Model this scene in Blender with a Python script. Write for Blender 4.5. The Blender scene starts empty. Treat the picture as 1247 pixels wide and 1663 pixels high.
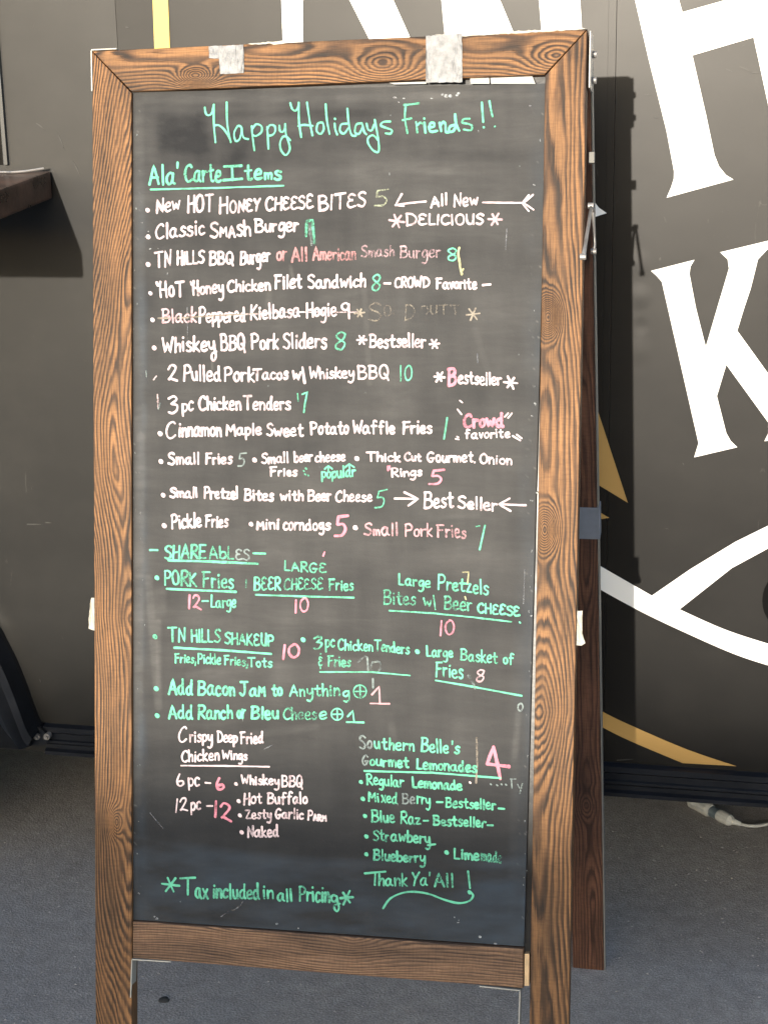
import bpy, bmesh, math, random
import numpy as np
from mathutils import Vector, Matrix

random.seed(7)
RNG = np.random.RandomState(11)
S = bpy.context.scene
COL = S.collection

# ------------------------------------------------------------------ camera
FPX, IW, IH = 2598.53, 1247.0, 1663.0
CAM = Vector((0.4822, -2.30358, 1.3763))
CROT = (Matrix.Rotation(0.21773, 4, 'Z') @ Matrix.Rotation(math.pi/2 - 0.26769, 4, 'X')
        @ Matrix.Rotation(-0.01981, 4, 'Z'))
cd = bpy.data.cameras.new('camera'); co = bpy.data.objects.new('camera', cd); COL.objects.link(co)
co.matrix_world = Matrix.Translation(CAM) @ CROT
cd.sensor_fit = 'VERTICAL'; cd.sensor_height = 24.0; cd.lens = FPX / IH * 24.0
cd.clip_start = 0.05; cd.clip_end = 2000
S.camera = co

# ------------------------------------------------------------------ light
SUN = Vector((-0.08, -1.0, 0.16)).normalized()          # towards the sun
w = bpy.data.worlds.new('World'); S.world = w; w.use_nodes = True
nt = w.node_tree; nt.nodes.clear()
wo = nt.nodes.new('ShaderNodeOutputWorld'); bg = nt.nodes.new('ShaderNodeBackground')
sky = nt.nodes.new('ShaderNodeTexSky'); sky.sky_type = 'NISHITA'; sky.sun_disc = False
sky.sun_elevation = math.asin(SUN.z); sky.sun_rotation = math.atan2(SUN.x, SUN.y)
sky.air_density = 0.8; sky.dust_density = 1.4; sky.ozone_density = 1.35
bg.inputs[1].default_value = 0.15
nt.links.new(sky.outputs[0], bg.inputs[0]); nt.links.new(bg.outputs[0], wo.inputs[0])
sl = bpy.data.lights.new('sun', 'SUN'); sl.energy = 2.0; sl.angle = math.radians(0.55); sl.color = (1.0, 0.90, 0.76)
so = bpy.data.objects.new('sun', sl); COL.objects.link(so)
so.rotation_euler = SUN.to_track_quat('Z', 'Y').to_euler()
S.view_settings.view_transform = 'Standard'; S.view_settings.look = 'None'
S.view_settings.gamma = 1.0; S.view_settings.use_curve_mapping = False
S.view_settings.exposure = 1.8
try:
    S.cycles.use_denoising = True; S.cycles.transparent_max_bounces = 12
except Exception: pass

# ------------------------------------------------------------------ helpers
def ray(x, y):
    return (CROT.to_3x3() @ Vector(((x-IW/2)/FPX, -(y-IH/2)/FPX, -1.0)))
def on_plane(x, y, p0, n):
    d = ray(x, y); n = Vector(n)
    return CAM + d * (n.dot(Vector(p0) - CAM) / n.dot(d))
def WP(x, y, Y=0.0):                                     # a point of the trailer's side wall
    p = on_plane(x, y, (0, Y, 0), (0, 1, 0)); return (p.x, p.z)
def GP(x, y, z=0.0): return on_plane(x, y, (0, 0, z), (0, 0, 1))

HINGE = Vector((0.0, -0.35991, 1.41321))
YAW, LEAN, ROLL = 0.01126, 0.20284, -0.01228
RLEAN = 0.20337
L = 1.44502; HW = 0.305
MB = (Matrix.Translation(HINGE) @ Matrix.Rotation(YAW, 4, 'Z') @ Matrix.Rotation(ROLL, 4, 'Y') @ Matrix.Rotation(-LEAN, 4, 'X'))
MBi = MB.inverted()
BN = MB.to_3x3() @ Vector((0, 1, 0))
def BP(x, y, d=0.0):                                     # pixel of the photo -> (u, v) on the leaning board
    p = MBi @ on_plane(x, y, HINGE + BN*d, BN); return (p.x, p.z)
MR = (MB @ Matrix.Translation((0, 0.03, 0)))
MR = Matrix.Translation(MR.to_translation()) @ (Matrix.Rotation(YAW, 4, 'Z') @ Matrix.Rotation(ROLL, 4, 'Y') @ Matrix.Rotation(RLEAN, 4, 'X'))

def hash2(ix, iy, seed):
    n = (ix.astype(np.int64)*374761393 + iy.astype(np.int64)*668265263 + seed*974634777) & 0x7fffffff
    n = ((n ^ (n >> 13)) * 1274126177) & 0x7fffffff
    return ((n ^ (n >> 16)) & 0xffff) / 65535.0
def vnoise(x, y, seed=0):
    ix = np.floor(x); iy = np.floor(y); fx = x-ix; fy = y-iy
    fx = fx*fx*(3-2*fx); fy = fy*fy*(3-2*fy)
    a = hash2(ix, iy, seed); b = hash2(ix+1, iy, seed); c = hash2(ix, iy+1, seed); d = hash2(ix+1, iy+1, seed)
    return (a*(1-fx)+b*fx)*(1-fy) + (c*(1-fx)+d*fx)*fy
def fbm(x, y, seed=0, o=4):
    s = 0; a = .5; t = 0
    for k in range(o):
        s = s + a*vnoise(x*2**k, y*2**k, seed+k*17); t += a; a *= .5
    return s/t

def mesh_obj(name, verts, faces, mat, parent=None, M=None, smooth=False, attrs=None, cols=None):
    me = bpy.data.meshes.new(name)
    me.from_pydata([tuple(v) for v in verts], [], [tuple(f) for f in faces])
    me.update()
    if smooth:
        for p in me.polygons: p.use_smooth = True
    if attrs:
        for k, a in attrs.items():
            at = me.attributes.new(k, 'FLOAT', 'POINT'); at.data.foreach_set('value', np.asarray(a, dtype=np.float32))
    if cols is not None:
        at = me.attributes.new('ink', 'FLOAT_COLOR', 'POINT'); at.data.foreach_set('color', np.asarray(cols, dtype=np.float32).ravel())
    if mat: me.materials.append(mat)
    o = bpy.data.objects.new(name, me); COL.objects.link(o)
    if parent is not None:
        o.parent = parent
    if M is not None: o.matrix_basis = M
    return o
def bm_obj(name, bm, mat, parent=None, M=None, smooth=False, bevel=0):
    if bevel:
        bmesh.ops.bevel(bm, geom=[e for e in bm.edges if len(e.link_faces) == 2 and e.calc_face_angle(0) > .5], offset=bevel, segments=2, affect='EDGES', profile=.6)
    bmesh.ops.recalc_face_normals(bm, faces=bm.faces)
    me = bpy.data.meshes.new(name); bm.to_mesh(me); bm.free()
    if smooth:
        for p in me.polygons: p.use_smooth = True
    me.materials.append(mat)
    o = bpy.data.objects.new(name, me); COL.objects.link(o)
    if parent is not None: o.parent = parent
    if M is not None: o.matrix_basis = M
    return o
def add_box(bm, lo, hi):
    r = bmesh.ops.create_cube(bm, size=1.0)
    for v in r['verts']:
        v.co = Vector([lo[i] + (v.co[i]+.5)*(hi[i]-lo[i]) for i in range(3)])
    return r['verts']
def add_prism(bm, pts, y0, y1):                           # polygon (x,z) extruded along y
    n = len(pts)
    a = [bm.verts.new((p[0], y0, p[1])) for p in pts]; b = [bm.verts.new((p[0], y1, p[1])) for p in pts]
    bm.faces.new(a); bm.faces.new(b[::-1])
    for i in range(n): bm.faces.new((a[i], a[(i+1) % n], b[(i+1) % n], b[i]))
def add_cyl(bm, p0, p1, r, n=16, r2=None):
    p0 = Vector(p0); p1 = Vector(p1); d = p1-p0
    q = d.to_track_quat('Z', 'Y').to_matrix().to_4x4()
    bmesh.ops.create_cone(bm, cap_ends=True, segments=n, radius1=r, radius2=r if r2 is None else r2, depth=d.length,
                          matrix=Matrix.Translation((p0+p1)/2) @ q)
def add_tube(bm, pts, r, n=10):
    pts = [Vector(p) for p in pts]; rings = []
    for i, p in enumerate(pts):
        t = (pts[min(i+1, len(pts)-1)] - pts[max(i-1, 0)]).normalized()
        a = t.orthogonal().normalized() if i == 0 else (rings[-1][1] - t*t.dot(rings[-1][1])).normalized()
        b = t.cross(a)
        rings.append(([bm.verts.new(p + (a*math.cos(k*2*math.pi/n) + b*math.sin(k*2*math.pi/n))*(r[i] if isinstance(r, list) else r)) for k in range(n)], a))
    for i in range(len(rings)-1):
        for k in range(n):
            bm.faces.new((rings[i][0][k], rings[i][0][(k+1) % n], rings[i+1][0][(k+1) % n], rings[i+1][0][k]))
    bm.faces.new(rings[0][0][::-1]); bm.faces.new(rings[-1][0])
def catmull(P, n=6):
    P = [np.array(p, float) for p in P]; out = []
    for i in range(len(P)-1):
        p0 = P[max(i-1, 0)]; p1 = P[i]; p2 = P[i+1]; p3 = P[min(i+2, len(P)-1)]
        for k in range(n):
            t = k/n
            out.append(.5*((2*p1) + (-p0+p2)*t + (2*p0-5*p1+4*p2-p3)*t*t + (-p0+3*p1-3*p2+p3)*t**3))
    out.append(P[-1]); return out
def thing(name, label, cat, loc=(0, 0, 0), group=None):
    o = bpy.data.objects.new(name, None); COL.objects.link(o); o.location = loc
    o['label'] = label; o['category'] = cat
    if group: o['group'] = group
    return o

# ------------------------------------------------------------------ materials
def mat(name):
    m = bpy.data.materials.new(name); m.use_nodes = True
    t = m.node_tree; t.nodes.clear()
    o = t.nodes.new('ShaderNodeOutputMaterial'); b = t.nodes.new('ShaderNodeBsdfPrincipled')
    t.links.new(b.outputs[0], o.inputs[0])
    return m, t, b, o
def N(t, kind, **kw):
    n = t.nodes.new('ShaderNode'+kind)
    for k, v in kw.items():
        if k.startswith('i_'): n.inputs[k[2:].replace('_', ' ')].default_value = v
        else: setattr(n, k, v)
    return n
def ramp(t, fac, stops):
    r = t.nodes.new('ShaderNodeValToRGB'); e = r.color_ramp.elements
    while len(e) < len(stops): e.new(.5)
    for i, (p, c) in enumerate(stops):
        e[i].position = p; e[i].color = (*c, 1) if len(c) == 3 else c
    t.links.new(fac, r.inputs[0]); return r
def mixc(t, f, a, b, mode='MIX'):
    m = t.nodes.new('ShaderNodeMix'); m.data_type = 'RGBA'; m.blend_type = mode
    for s, v in ((m.inputs[0], f), (m.inputs[6], a), (m.inputs[7], b)):
        if isinstance(v, (int, float)): s.default_value = v
        elif isinstance(v, tuple): s.default_value = (*v, 1)
        else: t.links.new(v, s)
    return m.outputs[2]
def math_(t, op, a, b=None, c=None, clamp=False):
    m = t.nodes.new('ShaderNodeMath'); m.operation = op; m.use_clamp = clamp
    for i, v in enumerate((a, b, c)):
        if v is None: continue
        if isinstance(v, (int, float)): m.inputs[i].default_value = v
        else: t.links.new(v, m.inputs[i])
    return m.outputs[0]
def objco(t, scale=(1, 1, 1)):
    c = t.nodes.new('ShaderNodeTexCoord'); mp = t.nodes.new('ShaderNodeMapping')
    mp.inputs['Scale'].default_value = scale; t.links.new(c.outputs['Object'], mp.inputs[0]); return mp.outputs[0]
def noise(t, vec, scale, detail=4, rough=.55, dist=0):
    n = t.nodes.new('ShaderNodeTexNoise'); n.inputs['Scale'].default_value = scale; n.inputs['Detail'].default_value = detail
    n.inputs['Roughness'].default_value = rough; n.inputs['Distortion'].default_value = dist
    t.links.new(vec, n.inputs['Vector']); return n.outputs['Fac']
def bump(t, b, h, strength, dist):
    n = t.nodes.new('ShaderNodeBump'); n.inputs['Strength'].default_value = strength; n.inputs['Distance'].default_value = dist
    t.links.new(h, n.inputs['Height']); t.links.new(n.outputs[0], b.inputs['Normal']); return n
def simple(name, col, rough=.5, metal=0, var=.12, scale=30, bmp=0, spec=.5):
    m, t, b, o = mat(name)
    v = objco(t); n = noise(t, v, scale, 5)
    lo = tuple(c*(1-var) for c in col); hi = tuple(min(1, c*(1+var)) for c in col)
    r = ramp(t, n, [(.3, lo), (.7, hi)]); t.links.new(r.outputs[0], b.inputs['Base Color'])
    b.inputs['Roughness'].default_value = rough; b.inputs['Metallic'].default_value = metal
    b.inputs['Specular IOR Level'].default_value = spec
    rr = math_(t, 'MULTIPLY_ADD', n, .25, rough-.12, True); t.links.new(rr, b.inputs['Roughness'])
    if bmp: bump(t, b, noise(t, v, scale*6, 6), .6, bmp)
    return m

def wood_mat(name, light, mid, dark, along):              # rings from the per-vertex field "ring" (mm-scale grain geometry)
    m, t, b, o = mat(name)
    a = N(t, 'Attribute', attribute_name='ring'); l = N(t, 'Attribute', attribute_name='glen'); wd = N(t, 'Attribute', attribute_name='gwid')
    cx = t.nodes.new('ShaderNodeCombineXYZ'); t.links.new(l.outputs['Fac'], cx.inputs[0]); t.links.new(wd.outputs['Fac'], cx.inputs[1])
    mp = N(t, 'Mapping'); mp.inputs['Scale'].default_value = (18, 700, 1); t.links.new(cx.outputs[0], mp.inputs[0])
    fine = noise(t, mp.outputs[0], 1.0, 5, .65)
    mp2 = N(t, 'Mapping'); mp2.inputs['Scale'].default_value = (5, 22, 1); t.links.new(cx.outputs[0], mp2.inputs[0])
    broad = noise(t, mp2.outputs[0], 1.0, 3)
    mp3 = N(t, 'Mapping'); mp3.inputs['Scale'].default_value = (420, 60, 1); t.links.new(cx.outputs[0], mp3.inputs[0])
    saw = noise(t, mp3.outputs[0], 1.0, 3, .6)
    ph = math_(t, 'MULTIPLY_ADD', fine, .5, a.outputs['Fac'])
    fr = math_(t, 'FRACT', ph)
    r = ramp(t, fr, [(0.0, mid), (.16, light), (.40, light), (.60, mid), (.75, dark), (.92, dark), (1.0, mid)])
    mp4 = N(t, 'Mapping'); mp4.inputs['Scale'].default_value = (9, 60, 1); t.links.new(cx.outputs[0], mp4.inputs[0])
    mask = ramp(t, noise(t, mp4.outputs[0], 1.0, 3), [(.40, (.06, .06, .06)), (.70, (.7, .7, .7))])
    c = mixc(t, mask.outputs[0], r.outputs[0], tuple(.6*p+.4*q for p, q in zip(mid, light)))
    g = ramp(t, fine, [(.30, (.30, .28, .27)), (.56, (1.08, 1.06, 1.04))])
    c = mixc(t, .8, c, g.outputs[0], 'MULTIPLY')
    g2 = ramp(t, broad, [(.34, (.46, .45, .46)), (.60, (1.12, 1.06, 1.0))])
    c = mixc(t, .85, c, g2.outputs[0], 'MULTIPLY')
    g3 = ramp(t, saw, [(.35, (.72, .7, .68)), (.6, (1.05, 1.05, 1.05))])
    c = mixc(t, .55, c, g3.outputs[0], 'MULTIPLY')
    dk = N(t, 'Attribute', attribute_name='knot')
    c = mixc(t, dk.outputs['Fac'], c, (.035, .02, .012))
    t.links.new(c, b.inputs['Base Color'])
    b.inputs['Roughness'].default_value = .62
    b.inputs['Specular IOR Level'].default_value = .35
    h = math_(t, 'ADD', math_(t, 'MULTIPLY', fr, -.5), fine)
    bump(t, b, h, .9, .0009)
    return m
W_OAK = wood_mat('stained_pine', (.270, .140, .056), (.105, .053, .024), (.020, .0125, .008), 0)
W_SHADED = wood_mat('shaded_pine', (.135, .066, .042), (.085, .040, .026), (.032, .016, .011), 0)  # pine of the rear frame, its shade put into the colour
W_RAIL = wood_mat('weathered_pine', (.25, .155, .095), (.16, .097, .06), (.06, .038, .027), 0)
M_PALEWOOD = simple('raw_pine', (.52, .36, .2), .7, var=.2, scale=60, bmp=.0003)
M_STEEL = simple('galvanised_steel', (.26, .25, .24), .45, .5, var=.2, scale=80, bmp=.0001)
M_TAPE = simple('silver_tape', (.26, .26, .258), .5, .0, var=.35, scale=90, bmp=.002)
M_TAPEW = simple('white_tape', (.42, .40, .34), .6, 0, var=.08, scale=60, bmp=.0008)
M_TAPEG = simple('grey_tape', (.15, .17, .21), .5, 0, var=.1, scale=60, bmp=.0005)
M_FRAMEAL2 = simple('dull_metal', (.16, .155, .14), .6, 0)
M_PAPER = simple('white_paper', (.40, .40, .38), .8, 0, var=.05)
M_BLACKMETAL = simple('black_trim_metal', (.007, .0085, .012), .33, .0, var=.3, scale=20, bmp=.0003, spec=.35)
M_RUBBER = simple('tyre_rubber', (.006, .007, .009), .8, 0, var=.3, scale=40, bmp=.001, spec=.1)
M_CABLE = simple('cable_plastic', (.42, .43, .42), .5, 0, var=.18, scale=70)
M_CABLEG = simple('grey_connector_ring', (.10, .13, .15), .5, 0, var=.2, scale=70)
M_FRAMEAL = simple('aluminium_frame', (.05, .05, .047), .5, .1, var=.15)

def wall_mat(name, base, rough, dustiness=.35, spec=.27):
    m, t, b, o = mat(name)
    v = objco(t)
    n1 = noise(t, v, 1.6, 4); n2 = noise(t, objco(t, (1, 1, 1.3)), 5, 7, .6)
    vs = objco(t, (1.6, 1, .5)); n3 = noise(t, vs, 26, 8, .7, 1.5)
    n4 = noise(t, v, 420, 2)
    d = math_(t, 'MULTIPLY', ramp(t, n2, [(.45, (0, 0, 0)), (.8, (1, 1, 1))]).outputs[0], dustiness)
    c = mixc(t, d, base, (.07, .066, .058))
    scr = ramp(t, n3, [(.66, (0, 0, 0)), (.74, (1, 1, 1))])
    c = mixc(t, math_(t, 'MULTIPLY', scr.outputs[0], .10), c, (.35, .33, .3))
    sp = ramp(t, n4, [(.80, (0, 0, 0)), (.86, (1, 1, 1))])
    c = mixc(t, math_(t, 'MULTIPLY', sp.outputs[0], .12), c, (.3, .28, .25))
    t.links.new(c, b.inputs['Base Color'])
    t.links.new(math_(t, 'MULTIPLY_ADD', n2, .05, rough-.025, True), b.inputs['Roughness'])
    b.inputs['Specular IOR Level'].default_value = spec
    hgt = math_(t, 'ADD', math_(t, 'MULTIPLY', n1, 4), math_(t, 'MULTIPLY', n4, .02))
    for (dx_, dy_, r_, a_) in ((1034, 428, .026, .40), (1038, 482, .022, .5), (1040, 530, .016, -.35), (1036, 570, .026, .4), (1300, 560, .05, .5)):
        q_ = WP(dx_, dy_); vm = N(t, 'VectorMath', operation='DISTANCE'); vm.inputs[1].default_value = (q_[0], 0, q_[1]); t.links.new(v, vm.inputs[0])
        k_ = math_(t, 'SUBTRACT', 1.0, math_(t, 'DIVIDE', vm.outputs['Value'], r_), None, True)
        hgt = math_(t, 'ADD', hgt, math_(t, 'MULTIPLY', math_(t, 'MULTIPLY', math_(t, 'MULTIPLY', k_, k_), math_(t, 'SUBTRACT', 3.0, math_(t, 'MULTIPLY', k_, 2.0))), a_))
    bn = bump(t, b, hgt, .5, .0012)
    return m
M_VINYL = wall_mat('black_vinyl_wrap', (.005, .0048, .0045), .40, .10)
M_VINYL2 = wall_mat('satin_black_panel', (.006, .006, .0055), .42, .14, .35)
def decal(name, col, rough=.45):
    m, t, b, o = mat(name)
    v = objco(t); n2 = noise(t, objco(t, (1, 1, 3)), 12, 6, .6)
    c = mixc(t, math_(t, 'MULTIPLY', n2, .10), col, tuple(k*.7 for k in col))
    t.links.new(c, b.inputs['Base Color']); b.inputs['Roughness'].default_value = rough
    bump(t, b, noise(t, v, 1.6, 4), .5, .004)
    return m
M_WHITE = decal('white_vinyl', (.82, .81, .77)); M_GOLD = decal('gold_vinyl', (.40, .24, .07)); M_YEL = decal('yellow_gold_vinyl', (.60, .42, .075))
M_BLACKV = decal('flat_black_vinyl', (.004, .004, .004), .7); M_BLACKV.node_tree.nodes['Principled BSDF'].inputs['Specular IOR Level'].default_value = .06
M_GLASS = simple('dark_window_glass', (.003, .004, .005), .2, 0, spec=.15); M_PURPLE = decal('purple_vinyl', (.12, .03, .18))

def board_mat():
    m, t, b, o = mat('chalkboard')
    a = N(t, 'Attribute', attribute_name='dust_shading'); bl = N(t, 'Attribute', attribute_name='blue')
    v = objco(t, (1, 1, 1)); n = noise(t, objco(t, (1.0, 1, 6)), 14, 7, .65, .6); nf = noise(t, v, 900, 3)
    vs = noise(t, objco(t, (9, 1, 1)), 6, 6, .6, .4)
    d = math_(t, 'MULTIPLY', a.outputs['Fac'], math_(t, 'MULTIPLY_ADD', n, 1.1, .45))
    d = math_(t, 'MULTIPLY', d, math_(t, 'MULTIPLY_ADD', vs, .3, .85))
    d = math_(t, 'MULTIPLY_ADD', nf, .03, d, True)
    c = mixc(t, d, (.008, .009, .011), (.31, .30, .28))
    c2 = mixc(t, bl.outputs['Fac'], c, (.12, .19, .27))
    t.links.new(c2, b.inputs['Base Color'])
    t.links.new(math_(t, 'MULTIPLY_ADD', n, .2, .42, True), b.inputs['Roughness'])
    b.inputs['Specular IOR Level'].default_value = .085
    bump(t, b, math_(t, 'ADD', nf, math_(t, 'MULTIPLY', noise(t, v, 5, 2), 20)), .35, .0004)
    return m
M_BOARD = board_mat()
def ink_mat():
    m, t, b, o = mat('chalk_marker_ink')
    a = N(t, 'Attribute', attribute_name='ink')
    v = objco(t); n = noise(t, v, 420, 4, .6); n2 = noise(t, v, 110, 3, .6)
    k = ramp(t, n2, [(.3, (.80, .74, .76)), (.6, (1, 1, 1))])
    c = mixc(t, 1.0, a.outputs['Color'], k.outputs[0], 'MULTIPLY')
    t.links.new(c, b.inputs['Base Color']); b.inputs['Roughness'].default_value = .75
    al = math_(t, 'ADD', math_(t, 'MULTIPLY', a.outputs['Alpha'], 1.5), math_(t, 'MULTIPLY_ADD', math_(t, 'ADD', n, n2), 1.6, -1.95), None, True)
    t.links.new(al, b.inputs['Alpha'])
    return m
M_INK = ink_mat()
def asphalt_mat():
    m, t, b, o = mat('asphalt')
    c = t.nodes.new('ShaderNodeTexCoord'); v = c.outputs['Object']
    n1 = noise(t, v, 2.2, 4); n2 = noise(t, v, 330, 6, .8); n3 = noise(t, v, 38, 5, .6)
    vo = N(t, 'TexVoronoi'); vo.inputs['Scale'].default_value = 240; t.links.new(v, vo.inputs['Vector'])
    r = ramp(t, n2, [(.30, (.13, .123, .116)), (.5, (.31, .292, .272)), (.70, (.53, .50, .47))])
    g = ramp(t, n1, [(.3, (.82, .82, .84)), (.7, (1.12, 1.1, 1.08))])
    cc = mixc(t, 1.0, r.outputs[0], g.outputs[0], 'MULTIPLY')
    g3 = ramp(t, n3, [(.3, (.82, .82, .82)), (.7, (1.14, 1.14, 1.14))]); cc = mixc(t, 1.0, cc, g3.outputs[0], 'MULTIPLY')
    hc = t.nodes.new('ShaderNodeSeparateColor'); t.links.new(vo.outputs['Color'], hc.inputs[0])
    st = ramp(t, hc.outputs[0], [(.965, (0, 0, 0)), (.98, (1, 1, 1))]); cc = mixc(t, math_(t, 'MULTIPLY', st.outputs[0], .5), cc, (.38, .37, .35))
    t.links.new(cc, b.inputs['Base Color']); b.inputs['Roughness'].default_value = .88; b.inputs['Specular IOR Level'].default_value = .3
    bump(t, b, math_(t, 'ADD', n2, math_(t, 'MULTIPLY', vo.outputs['Distance'], .6)), .6, .0018)
    return m
M_ASPH = asphalt_mat()
M_STAIN = simple('dark_stain', (.03, .03, .03), .9, var=.4, scale=120, bmp=.001)
M_BRICK = simple('painted_block', (.33, .27, .22), .85, var=.15, scale=6)

# ------------------------------------------------------------------ ground
gm = bmesh.new(); bmesh.ops.create_grid(gm, x_segments=2, y_segments=2, size=400)
g = bm_obj('ground', gm, M_ASPH); g['kind'] = 'structure'

# added low building, never in view, whose roofline puts the foot of the sign in shade
bt = thing('added_shade_building', 'added low block building, unseen behind the camera, shading the foot of the sign', 'building', (0, -19, 0))
_p = MB @ Vector((BP(530, 1285)[0], 0, BP(530, 1285)[1]))
HSH = _p.z + (_p.y+19)*SUN.z/(-SUN.y)
b_ = bmesh.new(); add_box(b_, (-7.5, -4, 0), (4.2, 0, HSH-.12)); bm_obj('wall', b_, M_BRICK, bt)
b_ = bmesh.new(); add_box(b_, (-7.6, -4.1, HSH-.12), (4.3, .0, HSH)); bm_obj('roof', b_, M_BLACKMETAL, bt)
for k in range(3):
    b_ = bmesh.new(); add_box(b_, (-6.5+k*3.6, .003, 1.0), (-4.9+k*3.6, .05, 2.2)); f_ = bm_obj('window', b_, M_FRAMEAL, bt)
    b_ = bmesh.new(); add_box(b_, (-6.4+k*3.6, .052, 1.1), (-5.0+k*3.6, .06, 2.1)); bm_obj('pane', b_, M_BLACKV, f_)

# ------------------------------------------------------------------ food trailer
TB = Vector((0, 0, 0))
tr = thing('food_trailer', 'black food trailer wrapped in huge white letters with gold bands, parked behind the chalkboard', 'food trailer', TB)
zb = WP(977, 1236)[1]                                      # top of the bottom trim
ZT = 2.75
xs187 = WP(188, 10)[0]; xs1001 = WP(1001.5, 10)[0]; xs988 = WP(988, 10)[0]
b_ = bmesh.new(); add_box(b_, (-2.6, .012, zb-.06), (3.4, 2.25, ZT)); bm_obj('body', b_, M_VINYL2, tr)
def panel(x0, x1, m, z0=zb, z1=ZT, y0=0.0, tilt=0.0):
    b_ = bmesh.new(); vs = add_box(b_, (x0+.0001, y0, z0), (x1-.0001, .0115, z1))
    return bm_obj('wall_panel', b_, m, tr)
xwin = WP(4, 150)[0]; zwin = WP(6, 268)[1]
panel(xs187-.0004, xs988, M_VINYL); panel(xs1001, xs1001+1.22, M_VINYL); panel(xs1001+1.22, 3.4, M_VINYL)
b_ = bmesh.new(); add_prism(b_, [(-2.6, zb), (xs187-.0001, zb), (xs187-.0001, ZT), (xwin, ZT), (xwin, zwin), (-2.6, zwin)], -.0012, .0115); bm_obj('wall_panel', b_, M_VINYL2, tr)
b_ = bmesh.new(); add_box(b_, (xs988-.0001, -.0005, zb), (xs1001-.0004, .0115, ZT)); bm_obj('joint_strip', b_, M_VINYL, tr, bevel=.0003)
# window opening at the left
b_ = bmesh.new(); add_box(b_, (-1.9, .004, zwin), (xwin-.004, .011, ZT-.5)); bm_obj('window_glass', b_, M_GLASS, tr)
b_ = bmesh.new(); add_box(b_, (xwin-.0035, -.008, zwin), (xwin+.003, .0115, ZT-.5)); bm_obj('window_frame', b_, M_FRAMEAL, tr, bevel=.001)
# roof
b_ = bmesh.new(); add_box(b_, (-2.65, -.03, ZT), (3.45, 2.3, ZT+.05)); bm_obj('roof', b_, M_BLACKMETAL, tr, bevel=.01)
# bottom trim rail: three ribs
hrail = .052
prof = [(-.003, 0), (-.012, -.003), (-.012, -.012), (-.007, -.016), (-.007, -.026), (-.010, -.028), (-.010, -.032), (-.006, -.036), (-.006, -.043), (-.013, -.046), (-.013, -hrail), (.011, -hrail), (.011, 0)]
xend = WP(80, 1180)[0]
b_ = bmesh.new()
aa = [b_.verts.new((xend-.005, p[0], zb+p[1])) for p in prof]; bb = [b_.verts.new((3.4, p[0], zb+p[1])) for p in prof]
b_.faces.new(aa); b_.faces.new(bb[::-1])
for i in range(len(prof)): b_.faces.new((aa[i], aa[(i+1) % len(prof)], bb[(i+1) % len(prof)], bb[i]))
rail = bm_obj('bottom_rail', b_, M_BLACKMETAL, tr)
def screw(x, z, y, parent, r=.0045, m=M_STEEL):
    b_ = bmesh.new()
    bmesh.ops.create_uvsphere(b_, u_segments=14, v_segments=8, radius=r)
    for v in b_.verts: v.co.y *= .5; v.co += Vector((x, y, z))
    return bm_obj('screw', b_, m, parent, smooth=True)
sx, sz = WP(1042, 1250); screw(sx, sz, -.0085, rail)
for px_ in (560, 1430, 1800):
    sx, _ = WP(px_, 1250); screw(sx, sz, -.0085, rail)

def poly_decal(name, pts, m, y=-.0014, th=.0006, label=None):
    b_ = bmesh.new(); add_prism(b_, [WP(*p) for p in pts], y, y+th)
    o = bm_obj(name, b_, m, tr)
    if label: o['label'] = label
    return o
YL = -.0020
poly_decal('letter', [(455, -90), (492, -90), (493, 90), (496, 150), (462, 150), (460, 70), (457.5, 0)], M_WHITE, YL)
poly_decal('letter', [(535, -95), (600, -95), (639, 0), (665, 58), (700, 140), (635, 150), (599, 61.5), (568, 0)], M_WHITE, YL)
poly_decal('letter', [(708, -95), (772, -95), (812, 0), (832, 48), (860, 118), (728, 120), (722, 54), (717, 0)], M_WHITE, YL)
poly_decal('letter', [(866, -95), (934, -95), (942, 0), (944.5, 45), (950, 150), (955, 270), (958, 308), (963, 325), (972, 337), (985, 346), (925, 365), (862, 384), (872, 366), (880, 340), (882, 300), (880, 60), (875, 0)], M_WHITE, YL)
poly_decal('letter', [(1010, -85), (1080, -105), (1102, 0), (1107.6, 19.8), (1178, 0), (1262, -24), (1245, -100), (1315, -115), (1362, 90), (1388, 180), (1400, 215), (1425, 232),
    (1300, 268), (1292, 250), (1276, 205), (1262, 210), (1247, 172), (1222.9, 60.7), (1123.7, 90), (1146.2, 188), (1159.5, 251.5), (1166.7, 270), (1178, 284), (1190.2, 291.4), (1081.8, 321), (1089, 304.7), (1093.7, 290), (1094, 278), (1081.8, 212.7), (1052.8, 96), (1030.7, 0)], M_WHITE, YL)
poly_decal('letter', [(1056.7, 439.7), (1127, 421.7), (1120.5, 433), (1119, 445), (1129.5, 500), (1145.5, 563.3), (1164, 500), (1183, 436), (1181, 421), (1169, 409.5), (1247, 390.7), (1275, 384), (1250, 400), (1230, 421), (1218, 469),
    (1207.6, 500), (1196.4, 536.8), (1247, 607), (1290, 668), (1330, 705), (1240.5, 716), (1247, 703), (1247, 686), (1178.7, 591.8), (1163.4, 642.8), (1178.7, 703), (1186, 716), (1196.4, 725.8), (1126.6, 742.2), (1133.7, 719.3), (1074.2, 457.4), (1066, 448)], M_WHITE, YL)
up = catmull([(880, 858), (925, 887), (969, 915.3), (1013, 941), (1058, 966.8)], 5)
br = [(1120, 924), (1193.4, 879.4), (1247, 853), (1330, 815), (1345, 845), (1247, 889.7), (1187.5, 922), (1102.8, 989)]
mu = catmull([(1102.8, 989), (1174, 1020.7), (1247, 1044.8), (1340, 1070)], 6)[1:]
ml = catmull([(1340, 1107), (1247, 1080), (1189, 1060.4), (1115, 1028), (1041.9, 993.3), (969, 953.6), (880, 900)], 6)
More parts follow.
